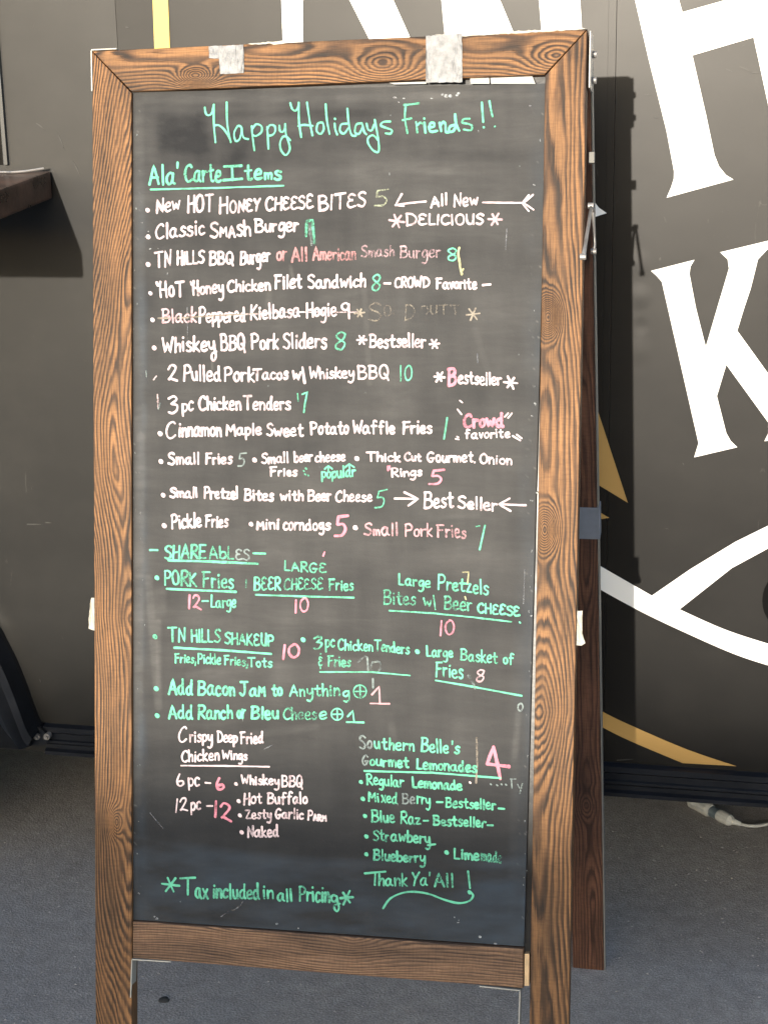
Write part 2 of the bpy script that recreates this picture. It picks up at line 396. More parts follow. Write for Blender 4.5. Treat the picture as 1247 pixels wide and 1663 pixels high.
poly_decal('white_band', list(map(tuple, up)) + br + list(map(tuple, mu)) + list(map(tuple, ml)), M_WHITE, YL)
poly_decal('gold_band', list(map(tuple, catmull([(900, 1108), (973.6, 1152.5), (1024, 1177.3), (1115.4, 1216.4), (1195, 1243.5)], 5))) +
           list(map(tuple, catmull([(1108, 1238.5), (1024, 1203), (973.6, 1178), (900, 1138)], 5))), M_GOLD, YL)
poly_decal('gold_shape', [(935, 560), (965, 650), (1018.9, 815.8), (968, 785), (935, 765)], M_GOLD, YL)
poly_decal('gold_shape', [(940, 812), (968, 828), (989, 840.5), (968, 843.5), (940, 846)], M_GOLD, YL)
poly_decal('yellow_stripe', [(246, -90), (272, -90), (274, 0), (277, 80), (279, 140), (255, 140), (252, 80), (249, 0)], M_YEL, YL)
poly_decal('round_mark', [(1264+27*math.cos(a*math.pi/12), 975+40*math.sin(a*math.pi/12)) for a in range(24)], M_BLACKV, YL)
poly_decal('purple_mark', [(1150, 64.5), (1158, 65.5), (1164.5, 65), (1161, 67.5), (1157, 68)], M_PURPLE, YL-.001)
# small nicks on the wrap
M_SCR = decal('scuffed_vinyl', (.035, .034, .031), .6)
for (x, y, dx, dy) in ((1046, 153, 11, 1), (1062, 190, 7, 2), (1205, 74, 6, -1), (205, 44, 6, 1), (1108, 751, 2, 4), (1001, 1234, 28, -2), (60, 200, 14, 10), (95, 215, 10, 26), (120, 260, 12, 28), (1178, 112, 12, 5), (1200, 108, 20, 9), (1220, 118, 14, 0), (75, 848, 10, 1), (45, 851, 24, 0), (66, 1102, 1, 6)):
    pts = [(x, y-.7), (x+dx*.5, y+dy*.4-.9), (x+dx, y+dy), (x+dx*.5, y+dy*.5+.8), (x, y+.7)]
    if dy > dx: pts = [(x-.6, y), (x+dx*.5+.5, y+dy*.45), (x+dx, y+dy), (x+dx*.5-.8, y+dy*.5)]
    poly_decal('scratch', pts, M_SCR if x not in (1046, 1178, 1200, 1220, 1205) else M_VINYL2, -.0018, .0004)

# serving shelf, hinged under the window, drooping a little
shx, shz = WP(85, 277); _, shz2 = WP(85, 322)
tk = shz - shz2; PR = .5
b_ = bmesh.new(); vs = add_box(b_, (-1.85, -PR, shz-tk), (shx, -.004, shz))
for v in vs: v.co.z += .082*v.co.y
M_SHELF = simple('brown_shelf_metal', (.085, .048, .034), .3, .1, var=.7, scale=22, bmp=.0006)
shelf = bm_obj('serving_shelf', b_, M_SHELF, tr, bevel=.004)
b_ = bmesh.new()
add_tube(b_, [(shx-.004, -.02, shz+.0045), (shx-.03, -.03, shz+.001), (shx-.05, -.034, shz), (shx-.06, -.03, shz-.0), (shx-.12, -.03, shz)], .0018, 8)
bm_obj('latch_wire', b_, M_STEEL, shelf)
b_ = bmesh.new(); add_box(b_, (-1.7, -PR+.05, shz-tk-.06), (-1.66, -.0, shz-tk-.045)); bm_obj('shelf_bracket', b_, M_BLACKMETAL, shelf)

# fender: arched band standing proud of the wall, wheel inside it
outer = [WP(*p) for p in [(-420, 868), (-300, 874), (-190, 897), (-120, 920), (-60, 955), (-25, 985), (0, 1014), (14, 1040), (28, 1068), (42, 1102), (54, 1135), (64, 1162), (73, 1178)]]
inner = [WP(*p) for p in [(-420, 912), (-300, 920), (-190, 944), (-120, 962), (-70, 990), (-35, 1022), (-8, 1052), (4, 1078), (16, 1104), (30, 1138), (42, 1168), (52, 1192), (60, 1202)]]
b_ = bmesh.new()
D = -.045
oc = catmull([(p[0], 0, p[1]) for p in outer], 4); ic = catmull([(p[0], 0, p[1]) for p in inner], 4)
n_ = len(oc)
cx0 = oc[0][0]
def mirror(c): return [np.array((2*cx0-p[0], p[1], p[2])) for p in c[::-1]][:-1]
oc = mirror(oc) + oc; ic = mirror(ic) + ic; n_ = len(oc)
rows = []
for i in range(n_):
    o_, i_ = oc[i], ic[i]; q = o_*.8+i_*.2; q2 = o_*.3+i_*.7
    rows.append([b_.verts.new((o_[0], -.001, o_[2])), b_.verts.new((o_[0], -.012, o_[2])), b_.verts.new((q[0], D, q[2])), b_.verts.new((q2[0], D, q2[2])),
                 b_.verts.new((i_[0], D+.02, i_[2])), b_.verts.new((i_[0], .01, i_[2]))])
for i in range(n_-1):
    for k in range(5): b_.faces.new((rows[i][k], rows[i][k+1], rows[i+1][k+1], rows[i+1][k]))
fender = bm_obj('fender', b_, M_BLACKMETAL, tr, smooth=False)
ip2 = [WP(*p) for p in [(-420, 975), (-300, 984), (-190, 1006), (-120, 1024), (-78, 1048), (-48, 1076), (-28, 1102), (-16, 1126), (-4, 1152), (8, 1176), (24, 1196), (34, 1204)]]
i2 = catmull([(p[0], 0, p[1]) for p in ip2], 4); i2 = mirror(i2) + i2
b_ = bmesh.new(); rw = []
for i in range(len(i2)):
    o_ = ic[int(i*(n_-1)/(len(i2)-1))]; q_ = i2[i]; md = o_*.6+q_*.4
    rw.append([b_.verts.new((o_[0], D+.022, o_[2])), b_.verts.new((md[0], D+.006, md[2])), b_.verts.new((md[0]*.9+q_[0]*.1, D+.026, md[2]*.9+q_[2]*.1)), b_.verts.new((q_[0], D+.034, q_[2])), b_.verts.new((q_[0], .12, q_[2]))])
for i in range(len(rw)-1):
    for k in range(4): b_.faces.new((rw[i][k], rw[i][k+1], rw[i+1][k+1], rw[i+1][k]))
bm_obj('fender_lip', b_, M_BLACKMETAL, fender)
e0 = WP(48, 1180); e1 = WP(84, 1204)
b_ = bmesh.new(); add_prism(b_, [WP(55, 1172), WP(74, 1174), WP(84, 1186), WP(86, 1198), WP(78, 1203), WP(52, 1204), WP(40, 1199)], -.020, -.014)
bm_obj('mounting_tab', b_, M_BLACKMETAL, fender, bevel=.0012)
for p in ((69.5, 1188), (85.5, 1188)):
    x_, z_ = WP(*p); b_ = bmesh.new(); add_cyl(b_, (x_, -.013, z_), (x_, -.0235, z_), .0055, 18); add_cyl(b_, (x_, -.0236, z_), (x_, -.028, z_), .0032, 6)
    bm_obj('bolt', b_, M_STEEL, fender)
wx = cx0; wz = .33
b_ = bmesh.new(); R_, r_ = .33, .0
ring = []
prof_t = [(.20, -.08), (.25, -.105), (.31, -.10), (.33, -.07), (.334, 0), (.33, .07), (.31, .10), (.25, .105), (.20, .08)]
nseg = 48
for i in range(nseg):
    a = i*2*math.pi/nseg
    ring.append([b_.verts.new((wx+p[0]*math.cos(a), .14+p[1], wz+p[0]*math.sin(a))) for p in prof_t])
for i in range(nseg):
    for k in range(len(prof_t)-1):
        b_.faces.new((ring[i][k], ring[i][k+1], ring[(i+1) % nseg][k+1], ring[(i+1) % nseg][k]))
wh = bpy.data.objects.new('wheel', None); COL.objects.link(wh); wh.parent = tr
bm_obj('tyre', b_, M_RUBBER, wh, smooth=True)
b_ = bmesh.new(); add_cyl(b_, (wx, .07, wz), (wx, .2, wz), .205, 36); add_cyl(b_, (wx, .03, wz), (wx, .069, wz), .05, 20)
bm_obj('rim', b_, M_STEEL, wh)
well = [(p[0], p[2]) for p in i2]
well = well + [(well[-1][0], zb-.05), (well[0][0], zb-.05)]
b_ = bmesh.new(); add_prism(b_, well, -.006, -.0035); bm_obj('dark_recess_plate', b_, M_RUBBER, tr)  # flat black plate painting the dark of the wheel recess
# inner wheel-arch liner, axle and under-frame rails
b_ = bmesh.new(); add_box(b_, (wx-.62, .26, zb-.12), (wx+.42, .28, zb-.0605)); bm_obj('wheel_arch_liner', b_, M_BLACKMETAL, tr)
b_ = bmesh.new(); add_box(b_, (-2.6, 2.2, .05), (3.4, 2.23, zb-.0605)); bm_obj('added_skirt', b_, M_BLACKMETAL, tr)  # added unseen skirt, keeps sky light out from under the trailer
for y in (.55, 1.7):
    b_ = bmesh.new(); add_box(b_, (-2.5, y, zb-.14), (3.3, y+.05, zb-.0605)); bm_obj('chassis_rail', b_, M_BLACKMETAL, tr)
b_ = bmesh.new(); add_cyl(b_, (wx, .2, wz-.03), (wx, 2.1, wz-.03), .03, 16); bm_obj('axle', b_, M_BLACKMETAL, tr)

# ------------------------------------------------------------------ A-frame sign
base = Vector((0, -.36, 0))
sg = thing('a_frame_sign', 'tall wooden a-frame chalkboard sign with handwritten holiday menu', 'chalkboard sign', base)
TBi = Matrix.Translation(-base)
MF = TBi @ MB; MRr = TBi @ MR

def wood(name, tl, trr, brr, bl, y0, y1, mt, M, along, seed, step=.0021, knots=(), ringw=.0042, cen=.5, hamp=.03, parent=sg, hf=3.1):
    """A board with corners in (u,v); along='u' or 'v'. Front face is a grid carrying the grain field; sides close it."""
    tl, trr, brr, bl = [np.array(p, float) for p in (tl, trr, brr, bl)]
    lu = max(np.linalg.norm(trr-tl), np.linalg.norm(brr-bl)); lv = max(np.linalg.norm(tl-bl), np.linalg.norm(trr-brr))
    nu = max(4, int(lu/step)); nv = max(4, int(lv/step))
    def par(n, ln):
        e = .0012/ln; return np.concatenate([[0, e*.35], np.linspace(e, 1-e, n-3), [1-e*.35, 1]])
    s, tt = np.meshgrid(par(nu, lu), par(nv, lv)); nu_, nv_ = s.shape[1], s.shape[0]
    s3 = s[..., None]; t3 = tt[..., None]
    P = (tl*(1-s3)+trr*s3)*(1-t3) + (bl*(1-s3)+brr*s3)*t3
    U, V = P[..., 0], P[..., 1]
    c = (tl+trr+brr+bl)/4
    if along == 'u': gl, gw, ww = U, V-c[1], lv
    else: gl, gw, ww = V, U-c[0], lu
    # wandering centre and heart depth make cathedral arches and ovals
    cw = (fbm(gl*2.2+seed, gl*0+seed*3.1, seed, 2)-.5)*ww*1.1 + (cen-.5)*ww
    h = .004 + hamp*np.abs(fbm(gl*hf+seed*1.7, gl*0+9.3, seed+5, 3)-.40)*2.4
    wob = (fbm(gl*11, gw*70, seed+9, 4)-.5)*.0060
    r = np.sqrt((gw-cw)**2*1.0 + h**2)
    knf = np.zeros_like(U)
    for (ku, kv, ks, kd) in knots:
        du, dv = U-ku, V-kv
        if along == 'u': q2 = (du/(ks*1.9))**2 + (dv/ks)**2
        else: q2 = (du/ks)**2 + (dv/(ks*1.9))**2
        q = np.sqrt(q2 + 1e-6)
        wgt = np.exp(-q2/2.2)
        r = r*(1-wgt) + (.9*ks*q)*wgt
        knf = np.maximum(knf, kd*np.clip(1.35-np.hypot(du, dv)/(ks*.24), 0, 1))
    ringf = (r+wob)/ringw
    ed = np.minimum(np.minimum(s, 1-s)*lu, np.minimum(tt, 1-tt)*lv)
    Y = y0 + np.where(ed <= 1e-9, .0014, np.where(ed < .0006, .0004, 0)) + (fbm(gl*9, gw*30, seed+3, 3)-.5)*.0010
    verts = np.stack([U, Y, V], -1).reshape(-1, 3)
    faces = []
    idx = np.arange(nu_*nv_).reshape(nv_, nu_)
    a = idx[:-1, :-1].ravel(); b = idx[:-1, 1:].ravel(); cc = idx[1:, 1:].ravel(); d = idx[1:, :-1].ravel()
    faces = np.stack([a, d, cc, b], 1).tolist()
    loop = list(idx[0, :]) + list(idx[1:, -1]) + list(idx[-1, -2::-1]) + list(idx[-2:0:-1, 0])
    nb = len(verts); back = verts[loop].copy(); back[:, 1] = y1
    verts = np.vstack([verts, back]); m_ = len(loop)
    for i in range(m_):
        j = (i+1) % m_; faces.append([int(loop[i]), int(loop[j]), nb+j, nb+i])
    faces.append([nb+i for i in range(m_)])
    ext = lambda f: np.concatenate([f.ravel(), f.ravel()[loop]])
    ring_ = ext(ringf); ring_[nb:] += (y1-y0)/ringw*.7
    gw_ = ext(gw); gw_[nb:] += (y1-y0)
    o = mesh_obj(name, verts, faces, mt, parent, M, attrs=dict(ring=ring_, glen=ext(gl), gwid=gw_, knot=ext(knf)))
    return o
TH = .021
A0, A1, A2, A3 = BP(150, 83), BP(953, 47), BP(884, 121), BP(214.5, 149)
gap = .0007
def dn(p, k): return (p[0], p[1]-k)
# left post, right post follow the photographed edges down to the ground
def foot(u): return (u, -L)
lo_o = BP(155.5, 1640); lo_i = BP(214.5, 1640); ro_i = BP(859.5, 1640); ro_o = BP(923.5, 1640)
def ext_to(p, q, v):                                       # continue the line p-q down to v
    t = (v-p[1])/(q[1]-p[1]); return (p[0]+(q[0]-p[0])*t, v)
k1 = BP(622, 101); k2 = BP(903, 90); k3 = BP(318, 122); k4 = BP(760, 95)
wood('top_rail', A0, A1, A2, A3, -.0, TH, W_OAK, MF, 'u', 3, .0016, [(k1[0], k1[1], .023, 1), (k2[0], k2[1], .019, .35), (k3[0], k3[1], .009, 0)], ringw=.0040, cen=.6, hamp=.040)
kl1 = BP(190, 640); kl2 = BP(190, 1335); kr1 = BP(890, 515); kr2 = BP(884, 860); kl3 = BP(200, 880)
wood('post', (A0[0], A0[1]-gap), (A3[0]-gap, A3[1]-gap*1.5), ext_to(A3, lo_i, -L), ext_to(A0, lo_o, -L), 0, TH, W_OAK, MF, 'v', 21, .0019,
     [(kl2[0], kl2[1], .007, .45)], ringw=.0036, cen=.95, hamp=.085, hf=1.9)
wood('post', (A2[0]+gap, A2[1]-gap*1.5), (A1[0], A1[1]-gap), ext_to(A1, ro_o, -L), ext_to(A2, ro_i, -L), 0, TH, W_OAK, MF, 'v', 40, .0019,
     [(kr1[0], kr1[1], .009, .5), (kr2[0], kr2[1], .010, .6)], ringw=.0037, cen=.40, hamp=.085, hf=1.7)
R0, R1, R2, R3 = BP(215, 1497), BP(849, 1542), BP(849, 1606), BP(215, 1557)
br_ = wood('bottom_rail', R0, R1, R2, R3, .0015, TH-.001, W_RAIL, MF, 'u', 55, .0019, (), ringw=.0032, cen=.9, hamp=.03)
b_ = bmesh.new(); add_prism(b_, [BP(851, 1551), BP(858.5, 1551), BP(858, 1603), BP(850.5, 1603)], .004, TH-.002); bm_obj('wood_shim', b_, M_PALEWOOD, sg, MF, bevel=.0006)

# the chalkboard panel: a fine grid carrying wiped chalk marks, with glare and shade put into the tone
PT0, PT1, PT2, PT3 = BP(211, 150, .006), BP(888, 135.5, .006), BP(850.5, 1537, .006), BP(211, 1493, .006)
DUST = []                                                   # (x,y, sx,sy, amount) in photo pixels
def seg_d(X, Y, x0, y0, x1, y1):
    dx, dy = x1-x0, y1-y0; t = np.clip(((X-x0)*dx+(Y-y0)*dy)/(dx*dx+dy*dy), 0, 1); return np.hypot(X-x0-t*dx, Y-y0-t*dy)
NU, NV = 240, 500
s_, t_ = np.meshgrid(np.linspace(0, 1, NU), np.linspace(0, 1, NV))
P0, P1, P2, P3 = [np.array(p) for p in (PT0, PT1, PT2, PT3)]
PP = (P0*(1-s_[..., None])+P1*s_[..., None])*(1-t_[..., None]) + (P3*(1-s_[..., None])+P2*s_[..., None])*t_[..., None]
X = 213 + 670*s_ - 30*s_*t_; Yp = 150 - 14*s_ + t_*(1345+58*s_)
dust_shading = .095 + .05*(fbm(X/120, Yp/45, 1, 6)-.5)*2 + .03*(fbm(X/30, Yp/160, 5, 4)-.5)*2
dust_shading += .02*np.clip((X-500)/350, 0, 1)*np.clip((900-Yp)/700, 0, 1)  # glare toward the upper right, painted as a paler tone
def blob(x, y, sx, sy, a, p=2):
    global dust_shading
    dust_shading = dust_shading + .6*a*np.exp(-((np.abs(X-x)/sx)**p + (np.abs(Yp-y)/sy)**p))*(.55+.9*fbm(X/22, Yp/9, int(x+y), 4))
def wipe(x0, y0, x1, y1, wd, a):
    global dust_shading
    dust_shading = dust_shading + .7*a*np.exp(-(seg_d(X, Yp, x0, y0, x1, y1)/wd)**4)*(.4+1.2*fbm((X*.3+Yp)/7, (Yp*.3+X)/60, int(abs(x0*3+y0)), 4))
for a in [(300, 215, 45, 32, -.10, 6), (430, 240, 150, 28, -.07, 6), (560, 185, 60, 14, -.06, 4), (620, 230, 60, 12, -.06, 4), (720, 250, 110, 9, -.05, 4), (660, 620, 45, 50, .07), (690, 300, 120, 60, .05),
          (770, 1210, 40, 50, .10), (800, 1245, 45, 35, .08), (560, 1075, 40, 18, .08), (596, 1078, 18, 18, .10), (715, 690, 22, 40, -.05), (500, 860, 120, 30, .03), (780, 880, 60, 50, .05), (730, 800, 80, 20, .04),
          (700, 155, 40, 8, .10), (330, 985, 25, 60, .06), (340, 1000, 60, 25, .05), (660, 1330, 30, 40, .05), (240, 1480, 25, 22, .16), (260, 1495, 30, 8, .14), (835, 1500, 14, 60, .06), (520, 780, 30, 25, .04),
          (510, 1000, 160, 200, .02), (790, 520, 90, 30, .03), (400, 1400, 200, 14, .02), (465, 1080, 22, 34, .05)]:
    blob(*a)
for a in [(228, 170, 232, 700, 9, .05), (232, 700, 226, 1300, 8, .10), (245, 930, 262, 1140, 7, .10), (262, 1000, 262, 1110, 5, .08), (300, 1360, 480, 1375, 16, .07), (420, 1395, 620, 1410, 18, .07), (560, 1400, 780, 1395, 14, .05),
          (280, 1470, 700, 1500, 16, .05), (640, 1430, 850, 1420, 12, .04), (843, 1150, 838, 1220, 5, .10), (838, 1200, 836, 1420, 7, .06), (250, 1440, 420, 1465, 12, .05), (700, 1350, 830, 1345, 10, .05), (221, 1380, 223, 1440, 4, .12),
          (240, 160, 500, 158, 8, .04), (560, 160, 860, 152, 7, .05), (330, 185, 620, 182, 6, -.04), (350, 560, 352, 590, 2, .12), (480, 425, 486, 455, 3, .10)]:
    wipe(*a)
rw_ = random.Random(41)
for k in range(46):
    x0 = rw_.uniform(230, 800); y0 = rw_.uniform(160, 1450); ln = rw_.uniform(30, 160); an = rw_.choice((rw_.uniform(-.25, .25), rw_.uniform(-.25, .25), rw_.uniform(1.2, 1.9)))
    wipe(x0, y0, x0+ln*math.cos(an), y0+ln*math.sin(an), rw_.uniform(3, 11), rw_.uniform(-.03, .075))
# the last wipe at the foot left bluish haze with a curved upper border
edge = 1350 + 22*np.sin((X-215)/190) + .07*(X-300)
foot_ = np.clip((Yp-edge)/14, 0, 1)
dust_shading = dust_shading*(1-.72*np.clip((Yp-1100)/250, 0, 1)) + .014*foot_  # darkens the foot of the board, its shade put into the colour
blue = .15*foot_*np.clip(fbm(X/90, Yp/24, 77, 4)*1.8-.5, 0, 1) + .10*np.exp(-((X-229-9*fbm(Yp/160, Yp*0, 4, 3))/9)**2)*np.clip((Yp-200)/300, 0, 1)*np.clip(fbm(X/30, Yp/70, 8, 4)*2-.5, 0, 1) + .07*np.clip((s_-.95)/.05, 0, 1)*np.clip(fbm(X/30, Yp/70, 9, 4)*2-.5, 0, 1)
blue += .012*np.clip((Yp-1180)/150, 0, 1)  # blue cast of the shaded foot, painted in
speck = (fbm(X/2.3, Yp/2.3, 31, 2) > .83)*(np.exp(-((s_)/.022)**2)+np.exp(-((1-s_)/.018)**2)+.05)*.22
dust_shading = np.clip(dust_shading+speck, .004, 1)
yy = .006 + .0006*(fbm(PP[..., 0]*6, PP[..., 1]*6, 2, 2)-.5)
vv = np.stack([PP[..., 0], yy, PP[..., 1]], -1).reshape(-1, 3)
idx = np.arange(NU*NV).reshape(NV, NU)
ff = np.stack([idx[:-1, :-1].ravel(), idx[1:, :-1].ravel(), idx[1:, 1:].ravel(), idx[:-1, 1:].ravel()], 1).tolist()
loop = list(idx[0, :]) + list(idx[1:, -1]) + list(idx[-1, -2::-1]) + list(idx[-2:0:-1, 0])
nb = len(vv); bk = vv[loop].copy(); bk[:, 1] = .012; vv = np.vstack([vv, bk])
for i in range(len(loop)): ff.append([int(loop[i]), int(loop[(i+1) % len(loop)]), nb+(i+1) % len(loop), nb+i])
ff.append([nb+i for i in range(len(loop))])
e_ = lambda f: np.concatenate([f.ravel(), f.ravel()[loop]])
board = mesh_obj('chalkboard', vv, ff, M_BOARD, sg, MF, smooth=False, attrs=dict(dust_shading=e_(dust_shading), blue=e_(np.clip(blue, 0, 1))))
# backing sheet seen as a dark line round the panel and through the gap under the top rail
b_ = bmesh.new(); add_prism(b_, [BP(209, 140), BP(890, 118), BP(862, 1560), BP(211, 1512)], .0135, .0175); bm_obj('backing_sheet', b_, M_BLACKMETAL, sg, MF)
for q in ([(763, 127.5), (794, 126.5), (794.5, 136), (764, 136)], [(796, 126.5), (864, 124), (869, 136), (797, 136)], [(632, 134.5), (692, 132.5), (692, 136), (640, 137)]):
    b_ = bmesh.new(); add_prism(b_, [BP(*p, .004) for p in q], .0040, .0052); bm_obj('paper_strip', b_, M_PAPER, sg, MF)

# tape, brackets, scraps
def crumpled(name, pts, y0, m, seed, th=.0004, amp=.0006, M=MF, parent=sg, torn=.0012, pf=BP, step=.003):
    uv = [np.array(pf(*p)) for p in pts]; pol = []
    r_ = random.Random(seed)
    for i in range(len(uv)):
        a, b = uv[i], uv[(i+1) % len(uv)]; n = max(1, int(np.linalg.norm(b-a)/step))
        for k in range(n):
            q = a + (b-a)*k/n
            if k: q = q + np.array((r_.uniform(-1, 1), r_.uniform(-1, 1)))*torn*.35
            pol.append(q)
    b_ = bmesh.new(); vs = [b_.verts.new((p[0], y0, p[1])) for p in pol]; b_.faces.new(vs)
    bmesh.ops.triangulate(b_, faces=b_.faces); bmesh.ops.subdivide_edges(b_, edges=[e for e in b_.edges if e.calc_length() > .006], cuts=4, use_grid_fill=True)
    for v in b_.verts: v.co.y += -abs(r_.gauss(0, amp)) if amp else 0
    r = bmesh.ops.extrude_face_region(b_, geom=b_.faces[:])
    for v in [g for g in r['geom'] if isinstance(g, bmesh.types.BMVert)]: v.co.y += th
    o = bm_obj(name, b_, m, parent, M); return o
o = crumpled('tape', [(340, 76), (396, 73), (397, 119), (359, 121), (357, 96), (341, 95)], -.0016, M_TAPE, 5); o['label'] = 'small torn stepped patch of silver tape'
o = crumpled('tape', [(692, 59), (750, 55.5), (751, 134), (692, 135)], -.0016, M_TAPE, 6); o['label'] = 'wide strip of silver tape wrapped over the rail'
crumpled('torn_paper_edge', [(395, 71.5), (420, 70), (455, 67), (470, 66), (468, 70), (445, 73), (440, 71), (420, 73)], -.001, M_TAPEW, 7, amp=.0006)
crumpled('torn_paper_edge', [(700, 57), (752, 54), (850, 50.5), (945, 45.5), (953, 47.5), (900, 51), (830, 55), (752, 59.5)], -.001, M_TAPEW, 9, amp=.0006)
def bar(name, pts, m, wd=.0014, y=-.002, y1=.004, parent=sg):
    for a, b in zip(pts[:-1], pts[1:]):
        ua, ub = np.array(BP(*a)), np.array(BP(*b)); d = (ub-ua)/np.linalg.norm(ub-ua); n = np.array((-d[1], d[0]))*wd/2
        bm_ = bmesh.new(); add_prism(bm_, [tuple(ua-n), tuple(ub-n), tuple(ub+n), tuple(ua+n)], y, y1); bm_obj(name, bm_, m, parent, MF)
M_BRK = simple('white_metal_bracket', (.34, .33, .29), .4, .2, var=.06)
def bracket(pts, wd=.0015):
    us = [np.array(BP(*p)) for p in pts]; b_ = bmesh.new()
    for k, (a, b) in enumerate(zip(us[:-1], us[1:])):
        d = (b-a)/np.linalg.norm(b-a); n = np.array((-d[1], d[0]))*wd/2
        if k: a = a + d*wd*.52
        add_prism(b_, [tuple(a-n), tuple(b-n), tuple(b+n), tuple(a+n)], -.0008, .016)
    return bm_obj('corner_bracket', b_, M_BRK, sg, MF)
bracket([(190, 79.2), (149, 81.2), (150, 148)]); bracket([(278, 1561.8), (214.8, 1558), (212.8, 1620)]); bracket([(778, 1601.5), (844, 1608.5), (841.5, 1690)])

# rear frame, standing in the sign's own shade
def RP(u, v): return (u, v)
s5 = .049
wood('rear_post', (HW-s5, 0), (HW, 0), (HW+.003, -L), (HW-s5+.003, -L), .0, .02, W_SHADED, MRr, 'v', 71, .003, [(HW-.02, -1.12, .012, .5)], ringw=.004, cen=.5, hamp=.02)
wood('rear_post', (-HW, 0), (-HW+s5, 0), (-HW+s5, -L), (-HW, -L), .0, .02, W_SHADED, MRr, 'v', 72, .004)
wood('rear_top_rail', (-HW+s5+.001, -.004), (HW-s5-.001, -.004), (HW-s5-.001, -.055), (-HW+s5+.001, -.055), .0, .02, W_SHADED, MRr, 'u', 73, .004)
wood('rear_bottom_rail', (-HW+s5+.001, -1.15), (HW-s5-.001, -1.15), (HW-s5-.001, -1.2), (-HW+s5+.001, -1.2), .0, .02, W_SHADED, MRr, 'u', 74, .004)
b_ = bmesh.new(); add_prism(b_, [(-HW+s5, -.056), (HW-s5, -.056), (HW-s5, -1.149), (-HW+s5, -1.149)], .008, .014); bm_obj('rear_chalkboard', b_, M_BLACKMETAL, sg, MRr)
# pale bare edge strip down the outer side of the rear post
b_ = bmesh.new(); add_prism(b_, [(HW+.0006, -.02), (HW+.0022, -.02), (HW+.0052, -L+.0), (HW+.0034, -L+.0)], .0005, .019); bm_obj('edge_strip', b_, M_FRAMEAL2, sg, MRr)

def side_pt(x, y, u=HW+.006):                              # a point on the sign's right side, outside the posts
    n = (MB.to_3x3() @ Vector((1, 0, 0))); p0 = MB @ Vector((u, 0, 0)); return on_plane(x, y, p0, n)
# hinge: steel strap with two bolts over the top right corner
b_ = bmesh.new(); add_box(b_, (HW+.0012, .006, -.062), (HW+.0035, .034, .004))
hg = bm_obj('hinge', b_, M_STEEL, sg, MF, bevel=.0008)
for vz in (-.018, -.048):
    b_ = bmesh.new(); add_cyl(b_, (HW+.0035, .034, vz), (HW+.0085, .034, vz), .0042, 14); bm_obj('bolt', b_, M_STEEL, hg, bevel=.0008)
b_ = bmesh.new(); add_cyl(b_, (-HW-.0035, .02, -.03), (-HW+.001, .02, -.03), .006, 14); bm_obj('hinge', b_, M_STEEL, sg, MF)
b_ = bmesh.new(); add_box(b_, (HW+.0012, .030, -.145), (HW+.008, .040, -.132)); bm_obj('latch', b_, M_FRAMEAL2, sg, MF, bevel=.001)
# folding stays
def stay(pts, r=.0022):
    P_ = [side_pt(*p) - base for p in pts]
    b_ = bmesh.new(); add_tube(b_, P_, [r*.8] + [r]*(len(P_)-2) + [r*1.2] if len(P_) > 2 else r, 8); o = bm_obj('folding_stay', b_, M_STEEL, sg, smooth=True)
    for p in (P_[0], P_[-1]):
        b2 = bmesh.new(); add_cyl(b2, p-Vector((.004, 0, 0)), p+Vector((.003, 0, 0)), .0036, 14); bm_obj('rivet', b2, M_STEEL, o, bevel=.0006)
stay([(959.5, 334), (956, 360), (952, 385), (950, 398), (947, 417)]); stay([(962, 340), (964, 370), (965, 396), (964, 408)], .0019)
# grey tape round the rear post; white tape scraps on both front posts
def R_uv(x, y):
    Mi = MR.inverted(); n = MR.to_3x3() @ Vector((0, 1, 0)); p = Mi @ on_plane(x, y, MR.to_translation(), n); return (p.x, p.z)
ga, gb = R_uv(950, 824)[1], R_uv(950, 875)[1]
b_ = bmesh.new(); add_box(b_, (HW-s5-.001, -.0012, gb), (HW+.0052, .0212, ga)); o = bm_obj('tape', b_, M_TAPEG, sg, MRr, bevel=.001); o['label'] = 'grey tape band round the rear post'
o = crumpled('tape', [(157, 972), (145, 972), (143, 985), (142, 1002), (141, 1022), (157, 1027)], .008, M_TAPEW, 21, amp=.0008); o['label'] = 'white tape scrap sticking out on the left post'
def add_flag(pts, seed):
    return crumpled('tape', pts, .008, M_TAPEW, seed, amp=.0008)
o = add_flag([(933, 993), (944.5, 993), (943, 1010), (944, 1030), (949, 1046), (943, 1050), (931, 1048)], 22); o['label'] = 'white tape scrap sticking out on the right post'

